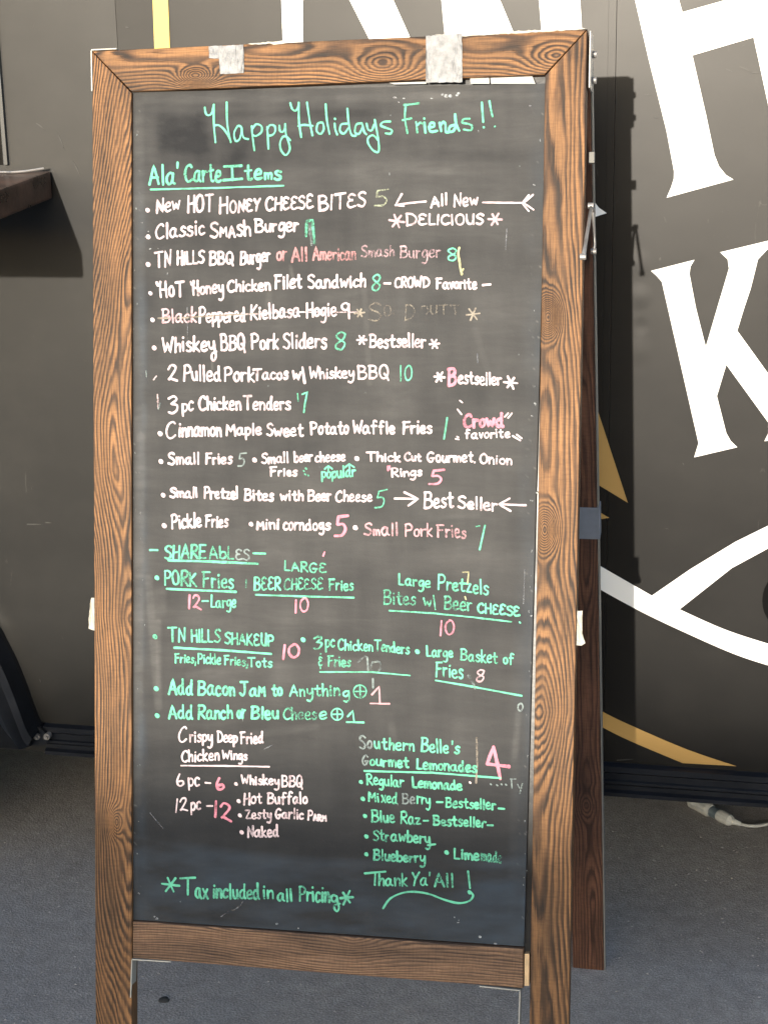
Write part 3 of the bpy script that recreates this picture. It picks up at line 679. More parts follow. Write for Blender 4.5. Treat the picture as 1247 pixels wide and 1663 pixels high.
# ------------------------------------------------------------------ handwriting
G = {
'A': "0,0 2.3,10! 5,0|.9,3.6 4.5,3.4", 'B': "0,0 .1,10|-.3,9.8 2.6,10 4,8.4 3.2,6 .4,5.3!|.4,5.3 3.4,5 4.8,2.8 3.2,.3 -.2,.1",
'C': "4.7,8.6 3.6,10 1.4,8.8 .1,5.2 .7,1.4 2.6,0 4.9,1.3", 'D': "0,0 .1,10|-.4,9.9 2.8,9.3 4.9,5.6 3.6,1.5 -.2,0",
'E': "0,0 .1,10|0,10 3.9,10|.1,5.2 3.2,5.3|0,0 4,.1", 'Ɛ': "4,8.9 2.2,10 .4,8.4 1,6.1 2.9,5.4! .6,4.7 0,2.3 1.4,.1 4.3,1",
'F': "0,0 .3,10|-.5,9.8 4.2,10.1|.2,5.4 3.3,5.8", 'G': "4.5,8.8 2.8,10 .8,8.2 0,4.2 1.3,.6 3.4,.3 4.5,3.9!|2.4,4 5.2,4.2",
'H': "0,0 .2,10|4.3,-.1 4.2,10|.1,4.9 4.2,5.4", 'Ħ': "-1.8,9.6 -1.2,7.8 -.2,8.0 .6,10!|.6,10 .4,5 .8,0|4.0,10 4.1,5 4.8,-.2|.5,5 2.4,5 4.6,5.2",
'I': "0,0 .1,10", 'Ī': "2.5,0 2.4,10|0,10 5,10.2|0,0 5.2,.2", 'J': "2.8,10 2.8,2.6 1.6,.2 0,1.6|.4,10 5,10", 'K': "0,0 .1,10|4,9.8 .5,4.8! 4.5,-.1",
'L': "0,10 .1,0! 3.5,.1", 'M': "0,0 .6,10! 2.8,3.6! 5.2,9.8! 5.8,0", 'N': "0,-.2 .2,9.8! 3.9,.2! 4.2,10.2", 'O': "2.5,10 .6,8.4 0,4.8 .8,1 2.6,0 4.4,1.5 4.9,5.5 3.9,9 2.2,9.9",
'P': "0,-.2 .1,10|-.2,9.6 2.4,10.2 4.3,8.2 3.4,5.4 .2,4.5", 'Q': "2.5,10 .6,8.4 0,4.8 .8,1 2.6,.1 4.4,1.5 4.9,5.5 3.9,9 2.2,9.9|2.8,3.4 4.2,1 5.2,-1.6",
'R': "0,-.2 .1,10|-.2,9.6 2.4,10.2 4,8.3 3.2,5.7 .3,4.9! 2.2,3 4.5,0", 'S': "4.3,8.9 2.8,10.1 .7,8.9 .9,6.7 3.4,4.7 4.3,2.5 2.7,.1 .1,1.1",
'T': "2.4,-.1 2.3,10|-.6,9.8 5.2,10.1", 'U': "0,10 .2,3 1.7,0 3.5,1.8 4,10!|4,10 4.2,0", 'W': "0,10 1.5,0! 3.1,6.8! 4.7,.1! 6.5,10.2", 'Y': "0,10 2.1,5.2!|4.4,10 2.2,5.2 1.2,0", 'Z': "0,9.8 4,10! .1,.1! 4.5,.3",
'a': "3.4,5.4 1.8,6.1 .2,4 .2,1.4 1.5,0 3,1.6 3.4,5.3!|3.4,5.6 3.5,1.4 4.6,.1", 'b': "0,10 .1,.3!|.1,3.6 1.6,5.8 3.5,4.6 3.5,1.4 1.8,0 .1,.8", 'c': "3.2,5.2 1.9,6.1 .3,4.4 .2,1.6 1.6,0 3.4,.9",
'd': "3.2,5 1.6,5.9 .1,3.8 .3,1 1.8,0 3.2,1.8!|3.2,10.2 3.2,2 4,.1", 'e': "0.3,3 3.1,3.6 2.9,5.8 1.5,6.1 .2,4.2 .3,1.3 1.7,0 3.6,.8", 'f': "3.8,9.4 2.4,10.2 1.4,8.6 1.4,-.2|0,5.8 3.2,6", 'g': "3.3,5.4 1.6,6.1 .1,4 .4,1.4 1.8,.8 3.2,2.8!|3.3,6 3.6,1 3.3,-3 1.9,-4.6 .2,-4",
'h': "0,10.1 .1,0!|.2,3.4 1.7,5.8 3,4.8 3.2,0", 'i': "0,5.8 .2,0|.05,8.3 .12,8.7", 'j': "1.6,5.8 1.6,-2 .3,-3.5", 'k': "0,10.1 .1,0|3,6.2 .3,2.9! 3.5,-.1", 'l': "0,10.1 .2,0", 'm': "0,5.9 .2,0!|.2,3.8 1.4,5.9 2.4,4.6 2.5,.3!|2.5,3.8 3.8,5.9 4.9,4.6 5.2,0",
'n': "0,5.9 .2,0!|.2,3.6 1.7,5.9 3,4.6 3.3,0", 'o': "2,6 .4,4.9 .1,2 1.3,.1 2.9,.9 3.4,3.6 2.6,5.7 1.5,5.9", 'p': "0,5.9 .2,-3.4!|.1,4 1.6,6 3.4,4.7 3.2,1.6 1.6,.1 .2,1.2", 'r': "0,5.9 .2,0!|.2,3.6 1.4,5.6 2.8,5.5", 's': "3,5.4 1.7,6.2 .5,5.1 1.2,3.6 2.8,2.4 2.6,.6 1.2,-.1 0,.7",
't': "1.5,9.2 1.6,1.6 2.6,.1 3.4,.6|0,6 3.2,6.3", 'u': "0,5.9 .2,1.6 1.4,0 2.8,1.6 3.2,5.9!|3.2,5.9 3.5,.1", 'v': "0,5.9 1.5,0! 3,6", 'w': "0,5.9 1.1,.1! 2.4,4.6! 3.5,.1! 4.9,6", 'x': "0,5.9 3.4,0|3.3,6 0,-.1", 'y': "0,5.9 .4,2.4 1.8,1.4 3,3.2 3.3,5.9!|3.3,5.9 3.6,.4 3.3,-3.2 1.9,-4.9 .2,-4.2", 'ÿ': "0,5.9 .4,2.4 1.8,1.4 3,3.2 3.3,5.9!|3.3,5.9 3.8,0 4.2,-4 2.9,-6.6 1.5,-5.2 2.0,-2 4.6,-.6", 'ĝ': "3.3,5.4 1.6,6.1 .1,4 .4,1.4 1.8,.8 3.2,2.8!|3.3,6 3.8,0 4.2,-4 3.0,-7 1.7,-5.2 2.2,-2 4.8,-.2", 'z': "0,5.8 3,5.9! .1,.1! 3.5,.3",
'0': "2.4,10 .5,8 .1,4 1.5,.2 3.6,1.2 4.2,5.6 3.2,9.2 2,9.9", '1': "0,0 .3,10", '2': "0,7.6 1.2,9.9 3.2,9.4 3.4,6.8 .2,.6! 1.2,1.6 4.6,-.2", '3': "0,9 2.2,10 3.6,8 1.2,5.4! 3.9,4.2 3.6,1.2 1.8,-.1 0,.7", '5': "4.6,10.2 1.2,9.8! .7,5.9! 2.8,6 3.8,3.4 2.6,.6 0,.5",
'6': "1.6,10 .2,5 .5,1.2 2,0 3.6,1.6 3,4 .6,3.6", '8': "3.7,8.6 2.2,10 .5,8.2 1.6,5.9 3.6,3.4 2.6,.2 .7,.9 .6,3.4 3,6 3.7,8.4", '9': "3.4,8.4 2,10 .3,8.4 .6,6 2.4,5.4 3.5,8.2!|3.5,9 3.4,5 3.6,-.2",
"'": "0,10 -.1,7.6", ',': ".5,1.2 -.3,-2.4", '.': "0,0 .1,.2", '/': "0,10.4 1.3,-1.4", '-': "0,4.6 3,4.8", '&': "2.4,5.6 .8,6.4 .4,4.6 2.2,3.8! .2,2.6 1,.2 2.8,.8|1.2,8 1.3,8.4|1.4,-1 1.5,-1.8",
}
CW = {}
def parse(ch):
    out = []
    for st in G[ch].split('|'):
        pts = []; segs = []
        for tok in st.split():
            c_ = tok.endswith('!'); x, y = tok.rstrip('!').split(',')
            pts.append((float(x), float(y)))
            if c_ and len(pts) > 1: segs.append(pts); pts = [pts[-1]]
        if len(pts) > 1: segs.append(pts)
        out.append(segs)
    return out
GP_ = {c: parse(c) for c in G}
def gw(c): xs = [p[0] for st in GP_[c] for sg_ in st for p in sg_]; return min(xs), max(xs)
INK = dict(w=(.68, .55, .555), p=(.62, .22, .28), s=(.48, .24, .24), g=(.13, .53, .33), t=(.26, .23, .18), y=(.50, .48, .26), x=(.20, .25, .24), k=(.50, .34, .36))
CR = dict(A1=(220, 250, 3.668), B1=(540, 290, 3.464), A2=(220, 480, 3.668), B2=(530, 480, 3.464), A3=(220, 720, 3.668), B3=(530, 720, 3.464), A4=(220, 860, 3.668), B4=(530, 860, 3.464),
          A5=(220, 1080, 3.668), B5=(530, 1080, 3.464), A6=(220, 1300, 3.668), B6=(530, 1300, 3.464), T1=(300, 150, 4.796), T2=(550, 150, 4.454), P=(0, 0, 1))
ZOFF = [0]
class Ink:
    def __init__(s): s.v = []; s.f = []; s.c = []
    def stroke(s, pts, wd, col, den=(1, 1)):               # pts in photo pixels, wd in pixels
        P = [pts[0]]
        for p in pts[1:]:
            if math.hypot(p[0]-P[-1][0], p[1]-P[-1][1]) > .25: P.append(p)
        if len(P) < 2: P.append((P[0][0]+.4, P[0][1]+.2))
        uv = np.array([BP(p[0], p[1], .006) for p in P]); n = len(uv)
        t = np.gradient(uv, axis=0); t /= np.maximum(np.linalg.norm(t, axis=1, keepdims=True), 1e-9); nn = np.stack([-t[:, 1], t[:, 0]], 1)
        ph = random.random()*9
        hw = wd*.000765/2 * (1 + .13*np.sin(np.linspace(0, n*.35, n)+ph) + .06*np.random.RandomState(int(ph*1e5) % 99999).randn(n))
        ZOFF[0] = (ZOFF[0]+1) % 23
        y0 = .0050 - ZOFF[0]*.000022
        # round caps: extra rows at both ends
        rows = []
        for k in (0, -1):
            pass
        cap = lambda c, tv, nv, h, sgn: [(c + tv*sgn*h*math.cos(a), nv*h*math.sin(a)) for a in (math.pi*.10, math.pi*.28)]
        L_ = []; 
        for a in (.12, .45, .8): L_.append((uv[0]-t[0]*hw[0]*math.cos(a*math.pi/2), nn[0]*hw[0]*math.sin(a*math.pi/2), 0))
        for i in range(n): L_.append((uv[i], nn[i]*hw[i], i/(n-1)))
        for a in (.8, .45, .12): L_.append((uv[-1]+t[-1]*hw[-1]*math.cos(a*math.pi/2), nn[-1]*hw[-1]*math.sin(a*math.pi/2), 1))
        b0 = len(s.v)
        for i, (c, h, f) in enumerate(L_):
            y = y0 - i*.0000007; d = den[0]+(den[1]-den[0])*f
            for q in (c+h, c, c-h):
                s.v.append((q[0], y, q[1])); s.c.append((*col, d))
        for i in range(len(L_)-1):
            for k in (0, 1):
                a = b0+i*3+k; s.f.append((a, a+1, a+4, a+3))
    def build(s, name='lettering', label=None):
        if not s.v: return
        o = mesh_obj(name, s.v, s.f, M_INK, board, None, cols=s.c)
        if label: o['label'] = label
        return o
def word(cr, text, x0, y0, x1, y1, cap, col='w', wd=3.7, den=(1, 1), slant=0.0, jit=1.0):
    ox, oy, sc = CR[cr]
    x0, x1 = ox+x0/sc, ox+x1/sc; y0, y1 = oy+y0/sc, oy+y1/sc; cap = cap/sc
    x0 += wd*.45; x1 -= wd*.45; y0 -= wd*.4; y1 -= wd*.4; cap -= wd*.8
    if x1-x0 < 1: x1 = x0+1
    items = []; x = 0; i = 0; small = False
    for ch in text:
        if ch == '^': small = True; continue
        if ch == ' ': x += 4; continue
        a, b = gw(ch); k = .70 if small else 1.0; small = False
        wj = k*(1+random.uniform(-.06, .06)*jit)
        x += .35 if ch in 'Iil' and items else 0; items.append((ch, x-a*wj, wj, k)); x += (b-a)*wj + 1.55 + (.55 if ch in 'IilÎ1' else 0)
    total = max(x-1.55, .5)
    sx = (x1-x0)/total; sy = cap/10
    rnd = random.Random(hash(text) % 1000 + int(x0)+int(y0)) if False else random.Random(sum(map(ord, text))*31+int(x0)*7+int(y0))
    k = Ink(); C0 = INK[col] if isinstance(col, str) else col
    for (ch, gx, wj, kk) in items:
        dy = rnd.uniform(-.35, .35)*jit; hs = kk*(1+rnd.uniform(-.07, .07)*jit); sl = slant + rnd.uniform(-.05, .05)*jit
        f0 = gx/total
        for st in GP_[ch]:
            full = []
            for sgm in st:
                pj = [(p[0]+rnd.uniform(-.12, .12)*jit, p[1]+rnd.uniform(-.16, .16)*jit) for p in sgm]
                cs = catmull(pj, 6 if len(pj) > 2 else 4)
                if full: pj0 = full[-1]; full += cs[1:]
                else: full = list(cs)
            pts = []
            for p in full:
                gy = p[1]*hs+dy; X_ = x0 + (gx + p[0]*wj)*sx + gy*sy*sl
                Y_ = y0 + (y1-y0)*((gx+p[0]*wj)/total) - gy*sy
                pts.append((X_, Y_))
            d = den[0]+(den[1]-den[0])*f0; d *= 1-rnd.random()*.20
            k.stroke(pts, wd*.94*(1+rnd.uniform(-.14, .12)), C0, (d, d*rnd.uniform(.85, 1)))
    return k.build()
def line(cr, pts, col='w', wd=3.2, den=(1, 1), smooth=False, k=None):
    ox, oy, sc = CR[cr]; own = k is None; k = k or Ink()
    P_ = [(ox+p[0]/sc, oy+p[1]/sc) for p in pts]
    if smooth: P_ = [tuple(p) for p in catmull(P_, 7)]
    else:
        Q = []
        for a, b in zip(P_[:-1], P_[1:]):
            m = max(2, int(math.hypot(b[0]-a[0], b[1]-a[1])/5))
            for i in range(m): Q.append((a[0]+(b[0]-a[0])*i/m, a[1]+(b[1]-a[1])*i/m + random.uniform(-.15, .15)))
        P_ = Q+[P_[-1]]
    k.stroke(P_, wd, INK[col] if isinstance(col, str) else col, den)
    if own: return k.build('chalk_line')
def bullet(cr, x, y, col='w', r=6.6, den=1):
    ox, oy, sc = CR[cr]; k = Ink(); x = ox+x/sc; y = oy+y/sc
    k.stroke([(x-.5, y-.5), (x, y), (x+.6, y+.5)], r, INK[col], (den, den)); k.build('bullet_dot')
def star(cr, x, y, r, col='w', wd=3.2, den=1, n=3):
    ox, oy, sc = CR[cr]; k = Ink(); a0 = random.uniform(.9, 1.2)
    for i in range(n):
        a = a0 + i*math.pi/n; rr = r*random.uniform(.8, 1.1)
        line(cr, [(x-rr*math.cos(a), y-rr*math.sin(a)), (x+rr*math.cos(a), y+rr*math.sin(a))], col, wd, (den, den), k=k)
    k.build('star')
def trace(cr, strokes, col, wd, den=(1, 1)):
    k = Ink()
    for s_ in strokes.split('|'):
        pts = [tuple(map(float, p.split(','))) for p in s_.split()]
        line(cr, pts, col, wd, den, smooth=len(pts) > 2, k=k)
    return k.build()
random.seed(5)
TW = 3.1
trace('T1', "160,120 168,165 190,180 215,160 228,100|230,97 230,240 243,390|330,80 335,250 362,390|240,258 270,258 310,290 345,345 362,385|442,268 415,265 388,320 400,378 430,365 447,300 445,275 460,350 497,365|525,265 530,330 545,452|530,285 560,250 600,265 600,310 560,340 537,335|645,270 650,340 655,440|645,292 665,258 702,262 708,300 690,330 655,340|740,260 745,300 765,310 782,285 785,248|785,248 792,330 815,400 820,450 790,490 755,455 745,400 765,350 795,345 825,375", 'g', TW)
trace('T1', "825,85 840,130 865,145 885,120 890,80|892,82 892,220 910,350|955,80 975,220 997,335|885,265 930,255 1000,262|1075,235 1040,245 1030,300 1060,325 1085,290 1080,245 1062,235|1100,95 1110,220 1130,325|1170,245 1175,290 1190,330|1172,207 1174,210", 'g', TW)
trace('T2', "60,228 20,235 12,280 40,300 70,262|65,120 75,230 95,308 125,315|168,225 130,235 120,290 150,300 175,250|173,232 185,285 202,305|203,228 215,270 240,275 257,235|262,200 275,270 290,360 288,430 250,420 215,370 215,330 250,312 287,347|372,212 325,215 305,240 345,258 385,275 375,300 340,297", 'g', TW)
trace('T2', "485,95 480,190 498,295|475,92 520,88 578,80|465,202 495,195 525,190|560,215 570,290|568,240 590,220 602,228", 'g', 3.2, (.85, .7))
trace('T2', "620,222 628,292|619,190 620,192|655,252 688,250 690,225 665,225 655,262 670,285 712,280|730,222 742,282|736,242 757,216 772,232 776,285 797,290|840,237 805,250 800,285 830,280 845,250|842,160 850,230 872,278", 'g', 3.9)
trace('T2', "947,192 905,195 895,220 940,230 965,245 955,275 905,270", 'g', 3, (.75, .7)); trace('T2', "1035,75 1045,215|1048,252 1049,254", 'g', TW, (1, .8)); trace('T2', "1090,65 1100,120 1112,175|1130,250 1131,252", 'g', 3, (.95, .6))

Gd = dict(col='g')
word('A1', "Ala'", 80, 190, 262, 182, 128, 'g', 4.2); word('A1', 'Carte', 295, 172, 518, 168, 115, 'g', 4.0, (.85, 1)); word('A1', 'Ī', 522, 160, 645, 156, 92, 'g', 4.2); word('A1', 'te^ms', 648, 160, 875, 158, 98, 'g', 4.2)
line('A1', [(95, 213), (500, 203), (885, 190)], 'g', 2.8)
bullet('A1', 75, 335); word('A1', 'New', 125, 358, 272, 335, 90); word('A1', 'HOT', 312, 352, 470, 345, 105); word('A1', 'H^O^N^Ɛ^Y', 500, 358, 750, 345, 108); word('A1', 'CHƐƐSƐ', 775, 345, 1063, 328, 86); word('P', 'BITƐS', 517, 344, 595, 337, 26)
word('B1', '5', 232, 165, 325, 160, 96, (.36, .40, .27), 2.9, (.75, .7))
line('B1', [(525, 130), (440, 138), (355, 150)]); line('B1', [(390, 88), (355, 150), (402, 155)]); word('B1', 'All', 550, 168, 650, 150, 72, wd=3.3); word('B1', 'New', 680, 162, 822, 155, 76, wd=3.3)
line('B1', [(845, 135), (1075, 138)], wd=2.6); line('B1', [(1127, 92), (1076, 138), (1130, 176)], wd=2.7); line('B1', [(1103, 94), (1066, 138), (1103, 184)], wd=2.7)
star('B1', 362, 240, 40, 'k', 3.2); word('B1', 'D', 412, 268, 478, 266, 80, wd=3.3); word('B1', 'ƐLICIOUS', 482, 265, 850, 262, 66, wd=3.3); star('B1', 914, 230, 38, 'k', 3.2)
bullet('A1', 80, 495); word('A1', 'Classic', 120, 512, 420, 482, 98); word('A1', 'S^M^A^Sh', 445, 502, 692, 492, 96); word('A1', 'Burger', 712, 470, 975, 466, 88)
line('A1', [(1018, 490), (1022, 402), (1055, 395), (1068, 530)], 'g', 4.4, (.52, .6)); line('A1', [(1040, 420), (1052, 540)], 'x', 5, (.42, .4))
bullet('A1', 78, 658); word('A1', 'TN', 115, 683, 218, 670, 98); word('A1', 'HILLS', 248, 667, 415, 657, 86); word('A1', 'BBQ', 440, 667, 590, 660, 86); word('A1', 'Burger', 622, 665, 808, 642, 90)
word('A1', 'or', 840, 637, 905, 640, 92, 's', 3.3, (.9, .85)); word('A1', 'All', 930, 647, 1030, 637, 88, 's', 3.6, (.9, .85)); word('P', 'American', 508, 424, 579, 423, 23, 's', 3.0, (.85, .62))
word('B1', 'Smash', 162, 445, 350, 442, 68, 'k', 2.6, (.75, .52)); word('B1', 'Burger', 378, 452, 610, 446, 74, 'k', 2.5, (.66, .66)); word('B1', '8', 648, 468, 702, 468, 76, 'g', 3)
line('B1', [(713, 390), (707, 425), (715, 470), (718, 500), (728, 540)], 'y', 3.6, (.95, .6), True); line('B1', [(735, 510), (722, 535)], 'y', 2.5, (.7, .5))
bullet('A1', 92, 830); word('A1', 'Ħ^OT', 125, 860, 300, 850, 100); word('A1', 'Ħoney', 325, 848, 532, 832, 88); word('A1', 'Chicken', 548, 828, 810, 815, 78); word('A1', 'Filet', 828, 808, 995, 802, 88); word('P', 'Sandwich', 499.5, 469.5, 595, 467.5, 23)
word('B1', '8', 222, 635, 272, 632, 98, 'g', 2.8, (.85, .8)); line('B1', [(292, 590), (325, 590)]); word('B1', 'CROWD', 348, 617, 550, 612, 66, wd=3.4); word('B1', 'Favorite', 580, 622, 815, 626, 68, wd=3.4); line('B1', [(845, 600), (888, 596)])
bullet('A2', 105, 145, r=5.8); word('A2', 'Black', 160, 167, 370, 160, 92, 'k', 3.5, (.9, .95)); word('A2', 'Peppered', 378, 165, 660, 158, 96, wd=3.5); word('A2', 'Kielbasa', 685, 147, 985, 130, 92, wd=3.6); word('A2', 'Hogie', 1018, 137, 1202, 122, 95, wd=3.5)
word('B2', '9', 85, 130, 135, 128, 95, wd=3.6); line('P', [(258, 517), (300, 516), (345, 513), (420, 509)], 't', 2.6, (.8, .6)); line('P', [(395, 511), (470, 507), (550, 507), (560, 507), (580, 507)], 'w', 2, (.55, .55))
star('B2', 188, 98, 27, 't', 2.8, .85); word('B2', 'S', 235, 150, 310, 148, 108, 't', 2.3, (.6, .6)); word('B2', 'OI', 325, 118, 388, 110, 68, 't', 2.0, (.55, .5)); word('B2', 'D', 438, 140, 500, 132, 95, 't', 2.0, (.45, .4)); word('B2', 'OUTT', 530, 112, 752, 105, 55, 't', 2.2, (.48, .5)); star('B2', 825, 105, 36, 't', 2.6, .85)
bullet('A2', 115, 312); word('A2', 'Whiskeÿ', 160, 342, 490, 330, 98); word('A2', 'BBQ', 508, 332, 660, 325, 102); word('A2', 'Pork', 690, 322, 858, 324, 102); word('A2', 'Sliders', 880, 320, 1145, 316, 98)
word('B2', '8', 50, 312, 108, 308, 102, 'g', 2.8, (.85, .85)); star('B2', 200, 250, 30); word('B2', 'Bestseller', 240, 297, 562, 294, 80, wd=3.5); star('B2', 608, 272, 28)
word('A2', '2', 192, 512, 257, 508, 102); word('A2', 'Pulled', 285, 510, 515, 516, 98); word('A2', 'Pork', 530, 512, 715, 516, 92); word('A2', 'Tacos', 697, 507, 915, 502, 76); word('A2', 'w/', 932, 500, 1015, 515, 88); word('P', 'Whiskey', 502, 616.5, 576, 614, 20.5, wd=3.2)
word('B2', 'BBQ', 175, 473, 355, 470, 80, wd=3.3); word('B2', '10', 415, 482, 485, 476, 95, 'g', 2.4, (.75, .8)); star('B2', 636, 458, 30); word('B2', 'B', 680, 512, 738, 505, 108, 'p', 5.4); word('B2', 'estseller', 740, 500, 987, 508, 78, wd=3.2); star('B2', 1036, 490, 36)
line('A2', [(66, 450), (70, 485)], 'x', 2, (.6, .5)); line('A2', [(112, 500), (128, 480)], 'w', 2.4, (.65, .5)); line('A2', [(135, 590), (138, 670)], 'w', 2.2, (.6, .5)); line('A2', [(150, 640), (140, 675)], 'x', 2, (.6, .5))
word('A2', '3', 195, 705, 257, 700, 112); word('A2', 'pc', 278, 695, 352, 690, 90, wd=3.3); word('A2', 'Chicken', 378, 687, 635, 684, 88); word('A2', 'Tenders', 642, 682, 930, 684, 84)
line('A2', [(967, 584), (972, 628)], 'g', 2.3, (.75, .6)); line('A2', [(995, 588), (1025, 575), (1012, 640), (1005, 695)], 'g', 2.6, (.8, .85))
bullet('A2', 150, 822); word('A2', 'C', 183, 862, 248, 850, 102); word('A2', 'innamon', 260, 842, 518, 842, 96); word('A2', 'Maple', 540, 837, 755, 832, 76); word('A2', 'Sweet', 780, 840, 1005, 842, 84); word('P', 'Potato', 504, 706.5, 567.5, 705.5, 22)
word('B2', 'Waffle', 145, 782, 388, 780, 78, wd=3.5); word('B2', 'Fries', 425, 780, 598, 777, 78, wd=3.5); line('B2', [(680, 688), (672, 745), (662, 806)], 'g', 2.6, (.8, .9))
word('B2', 'Crowd', 768, 750, 998, 742, 82, 'p', 5.0); word('B2', 'favorite', 778, 808, 1035, 802, 58, wd=2.8)
for p in ([(1022, 662), (1003, 682)], [(1043, 662), (1022, 688)], [(738, 640), (760, 668)], [(750, 590), (765, 602)], [(1048, 790), (1090, 815)], [(1070, 782), (1098, 803)], [(728, 806), (745, 809)], [(735, 794), (743, 797)]): line('B2', p, wd=2.4)
bullet('A3', 155, 108); word('A3', 'Small', 195, 130, 388, 128, 76, wd=3.5); word('A3', 'Fries', 415, 127, 582, 125, 72, wd=3.5); word('A3', '5', 608, 142, 662, 140, 88, 'x', 2.8, (.9, .9)); bullet('A3', 712, 100); word('A3', 'Small', 750, 124, 918, 118, 68, wd=3.2); word('A3', 'beer', 945, 116, 1060, 110, 70, wd=3.1); word('P', 'cheese', 512, 751, 562, 749, 18.5, wd=3)
word('A3', 'Fries', 800, 202, 968, 196, 60, wd=3.3); word('P', 'popular', 522, 777.5, 579, 775, 19, 'g', 3.1); line('A3', [(1150, 172), (1151, 135)], 'g', 2.6); line('A3', [(1130, 152), (1151, 134), (1174, 152)], 'g', 2.6); line('B3', [(133, 162), (130, 118)], 'g', 2.6); line('B3', [(103, 137), (130, 116), (157, 134)], 'g', 2.6)
for p in ((1005, 165), (1012, 185), (1030, 190), (1018, 150)): bullet('A3', *p, col='g', r=2.6, den=.6)
bullet('B3', 172, 85); word('B3', 'Thick', 222, 102, 420, 106, 58, wd=3.3); word('B3', 'Cut', 438, 102, 537, 104, 50, wd=3.2); word('B3', 'Gourmet.', 565, 107, 840, 110, 66, wd=3.2); word('B3', 'Onion', 860, 115, 1045, 122, 60, wd=3.0)
line('B3', [(347, 130), (348, 152)], 'p', 3); line('B3', [(357, 128), (358, 146)], 'p', 2.4); word('B3', 'Rings', 365, 192, 540, 184, 54, wd=3); word('B3', '5', 575, 236, 665, 232, 92, 'p', 3.6)
bullet('A3', 168, 308); word('A3', 'Small', 205, 327, 378, 326, 68, wd=3.6); word('A3', 'Pretzel', 408, 332, 618, 334, 78, wd=3.6); word('A3', 'Bites', 648, 342, 828, 345, 74, wd=3.6); word('A3', 'with', 860, 342, 1005, 345, 68, wd=3.6); word('A3', 'Beer', 1025, 347, 1170, 348, 74, wd=3.6); word('P', 'Cheese', 544.5, 815.5, 605.5, 815, 19.5, wd=3.3)
word('B3', '5', 272, 368, 340, 360, 105, 'g', 2.8, (.85, .85)); line('B3', [(385, 310), (515, 312)]); line('B3', [(440, 275), (515, 312), (462, 350)]); word('B3', 'Best', 545, 368, 718, 366, 92, wd=3.5); word('B3', 'Seller', 738, 365, 962, 385, 76, wd=3.5); line('B3', [(1120, 348), (972, 342)]); line('B3', [(1030, 310), (970, 342), (1035, 380)])
bullet('A3', 175, 490, r=7.6); word('A3', 'Pickle', 215, 512, 400, 502, 92); word('A3', 'Fries', 415, 502, 557, 502, 80); bullet('A3', 692, 482); word('A3', '^Mini', 722, 516, 862, 514, 76, wd=3.6); word('A3', 'corn', 880, 522, 1010, 517, 82, wd=3.4); word('A3', 'dogs', 1012, 521, 1165, 517, 74, wd=3.6)
word('B3', '5', 42, 530, 128, 526, 120, 'p', 4.6); bullet('B3', 165, 475); word('B3', 'S^mall', 210, 522, 408, 520, 78, (.50, .29, .31), 3.3, (1, .95)); word('B3', 'Pork', 440, 524, 600, 526, 78, (.50, .29, .31), 3.2); word('B3', 'Fries', 620, 528, 788, 536, 78, (.50, .29, .31), 2.9, (.85, .7))
line('B3', [(842, 468), (862, 465)], 'g', 2.2, (.7, .6)); line('B3', [(892, 462), (878, 525), (862, 596)], 'g', 3, (.7, 1))
line('A4', [(90, 122), (135, 122)], 'g'); word('A4', 'SHARE', 172, 178, 428, 174, 92, 'g', 3.8); word('A4', 'AbL', 440, 178, 592, 178, 84, 'g', 3.2, (.85, .6)); word('A4', 'ƐS', 598, 184, 685, 186, 74, 'x', 2.8, (.9, .8)); line('A4', [(705, 140), (775, 143)], 'g', 3, (.8, .8)); line('A4', [(200, 183), (450, 190), (730, 203)], 'g', 4, (1, .7))
bullet('A4', 132, 288, 'g'); word('A4', 'PORK', 172, 330, 372, 342, 92, 'g', 3.7, (1, .7)); word('A4', 'Fries', 398, 345, 592, 352, 98, 'g', 3.6, (.85, .85)); line('A4', [(190, 352), (400, 362), (600, 370)], 'g', 3.6, (1, .85)); line('A4', [(662, 300), (660, 345)], 'g', 2.4, (.6, .5)); word('A4', 'LARGƐ', 885, 248, 1140, 262, 62, 'g', 3, (.9, .9)); line('A4', [(1128, 135), (1120, 156)], 'p', 3)
word('A4', 'BƐƐR', 705, 362, 870, 362, 82, 'g', 3.3); word('A4', 'CHƐƐSƐ', 885, 362, 1120, 360, 74, 'g', 2.8, (.72, .72)); word('P', 'Fries', 533.5, 959, 575, 959.5, 20, 'g', 3, (.8, .85)); line('P', [(416, 965.8), (500, 968.5), (574.7, 970.3)], 'g', 3, (.95, .85))
word('A4', '12', 318, 472, 400, 478, 88, 'p', 3.8, (1, .85)); line('A4', [(402, 425), (435, 425)], 'g'); word('A4', 'Large', 450, 467, 605, 464, 78, 'g', 3); word('A4', '10', 950, 500, 1035, 494, 88, 'p', 3.5)
bullet('A4', 120, 638, 'g', 7, .7); word('A4', 'TN', 192, 672, 305, 675, 88, 'g', 3.5); word('A4', 'HILLS', 335, 672, 512, 676, 82, 'g', 3.3, (1, .75)); word('A4', 'SHAKƐUP', 530, 682, 830, 697, 76, 'g', 3.3, (.75, 1)); line('A4', [(235, 703), (520, 718), (810, 740)], 'g', 3.8)
word('A4', 'Fries,', 235, 795, 368, 797, 62, 'g', 3); word('A4', 'Pickle', 372, 800, 515, 806, 66, 'g', 3); word('A4', 'Fries,', 528, 808, 675, 814, 60, 'g', 2.9, (1, .55)); word('A4', 'Tots', 668, 818, 820, 825, 60, 'g', 3.2); word('A4', '10', 875, 775, 985, 768, 92, 'p', 4.8)
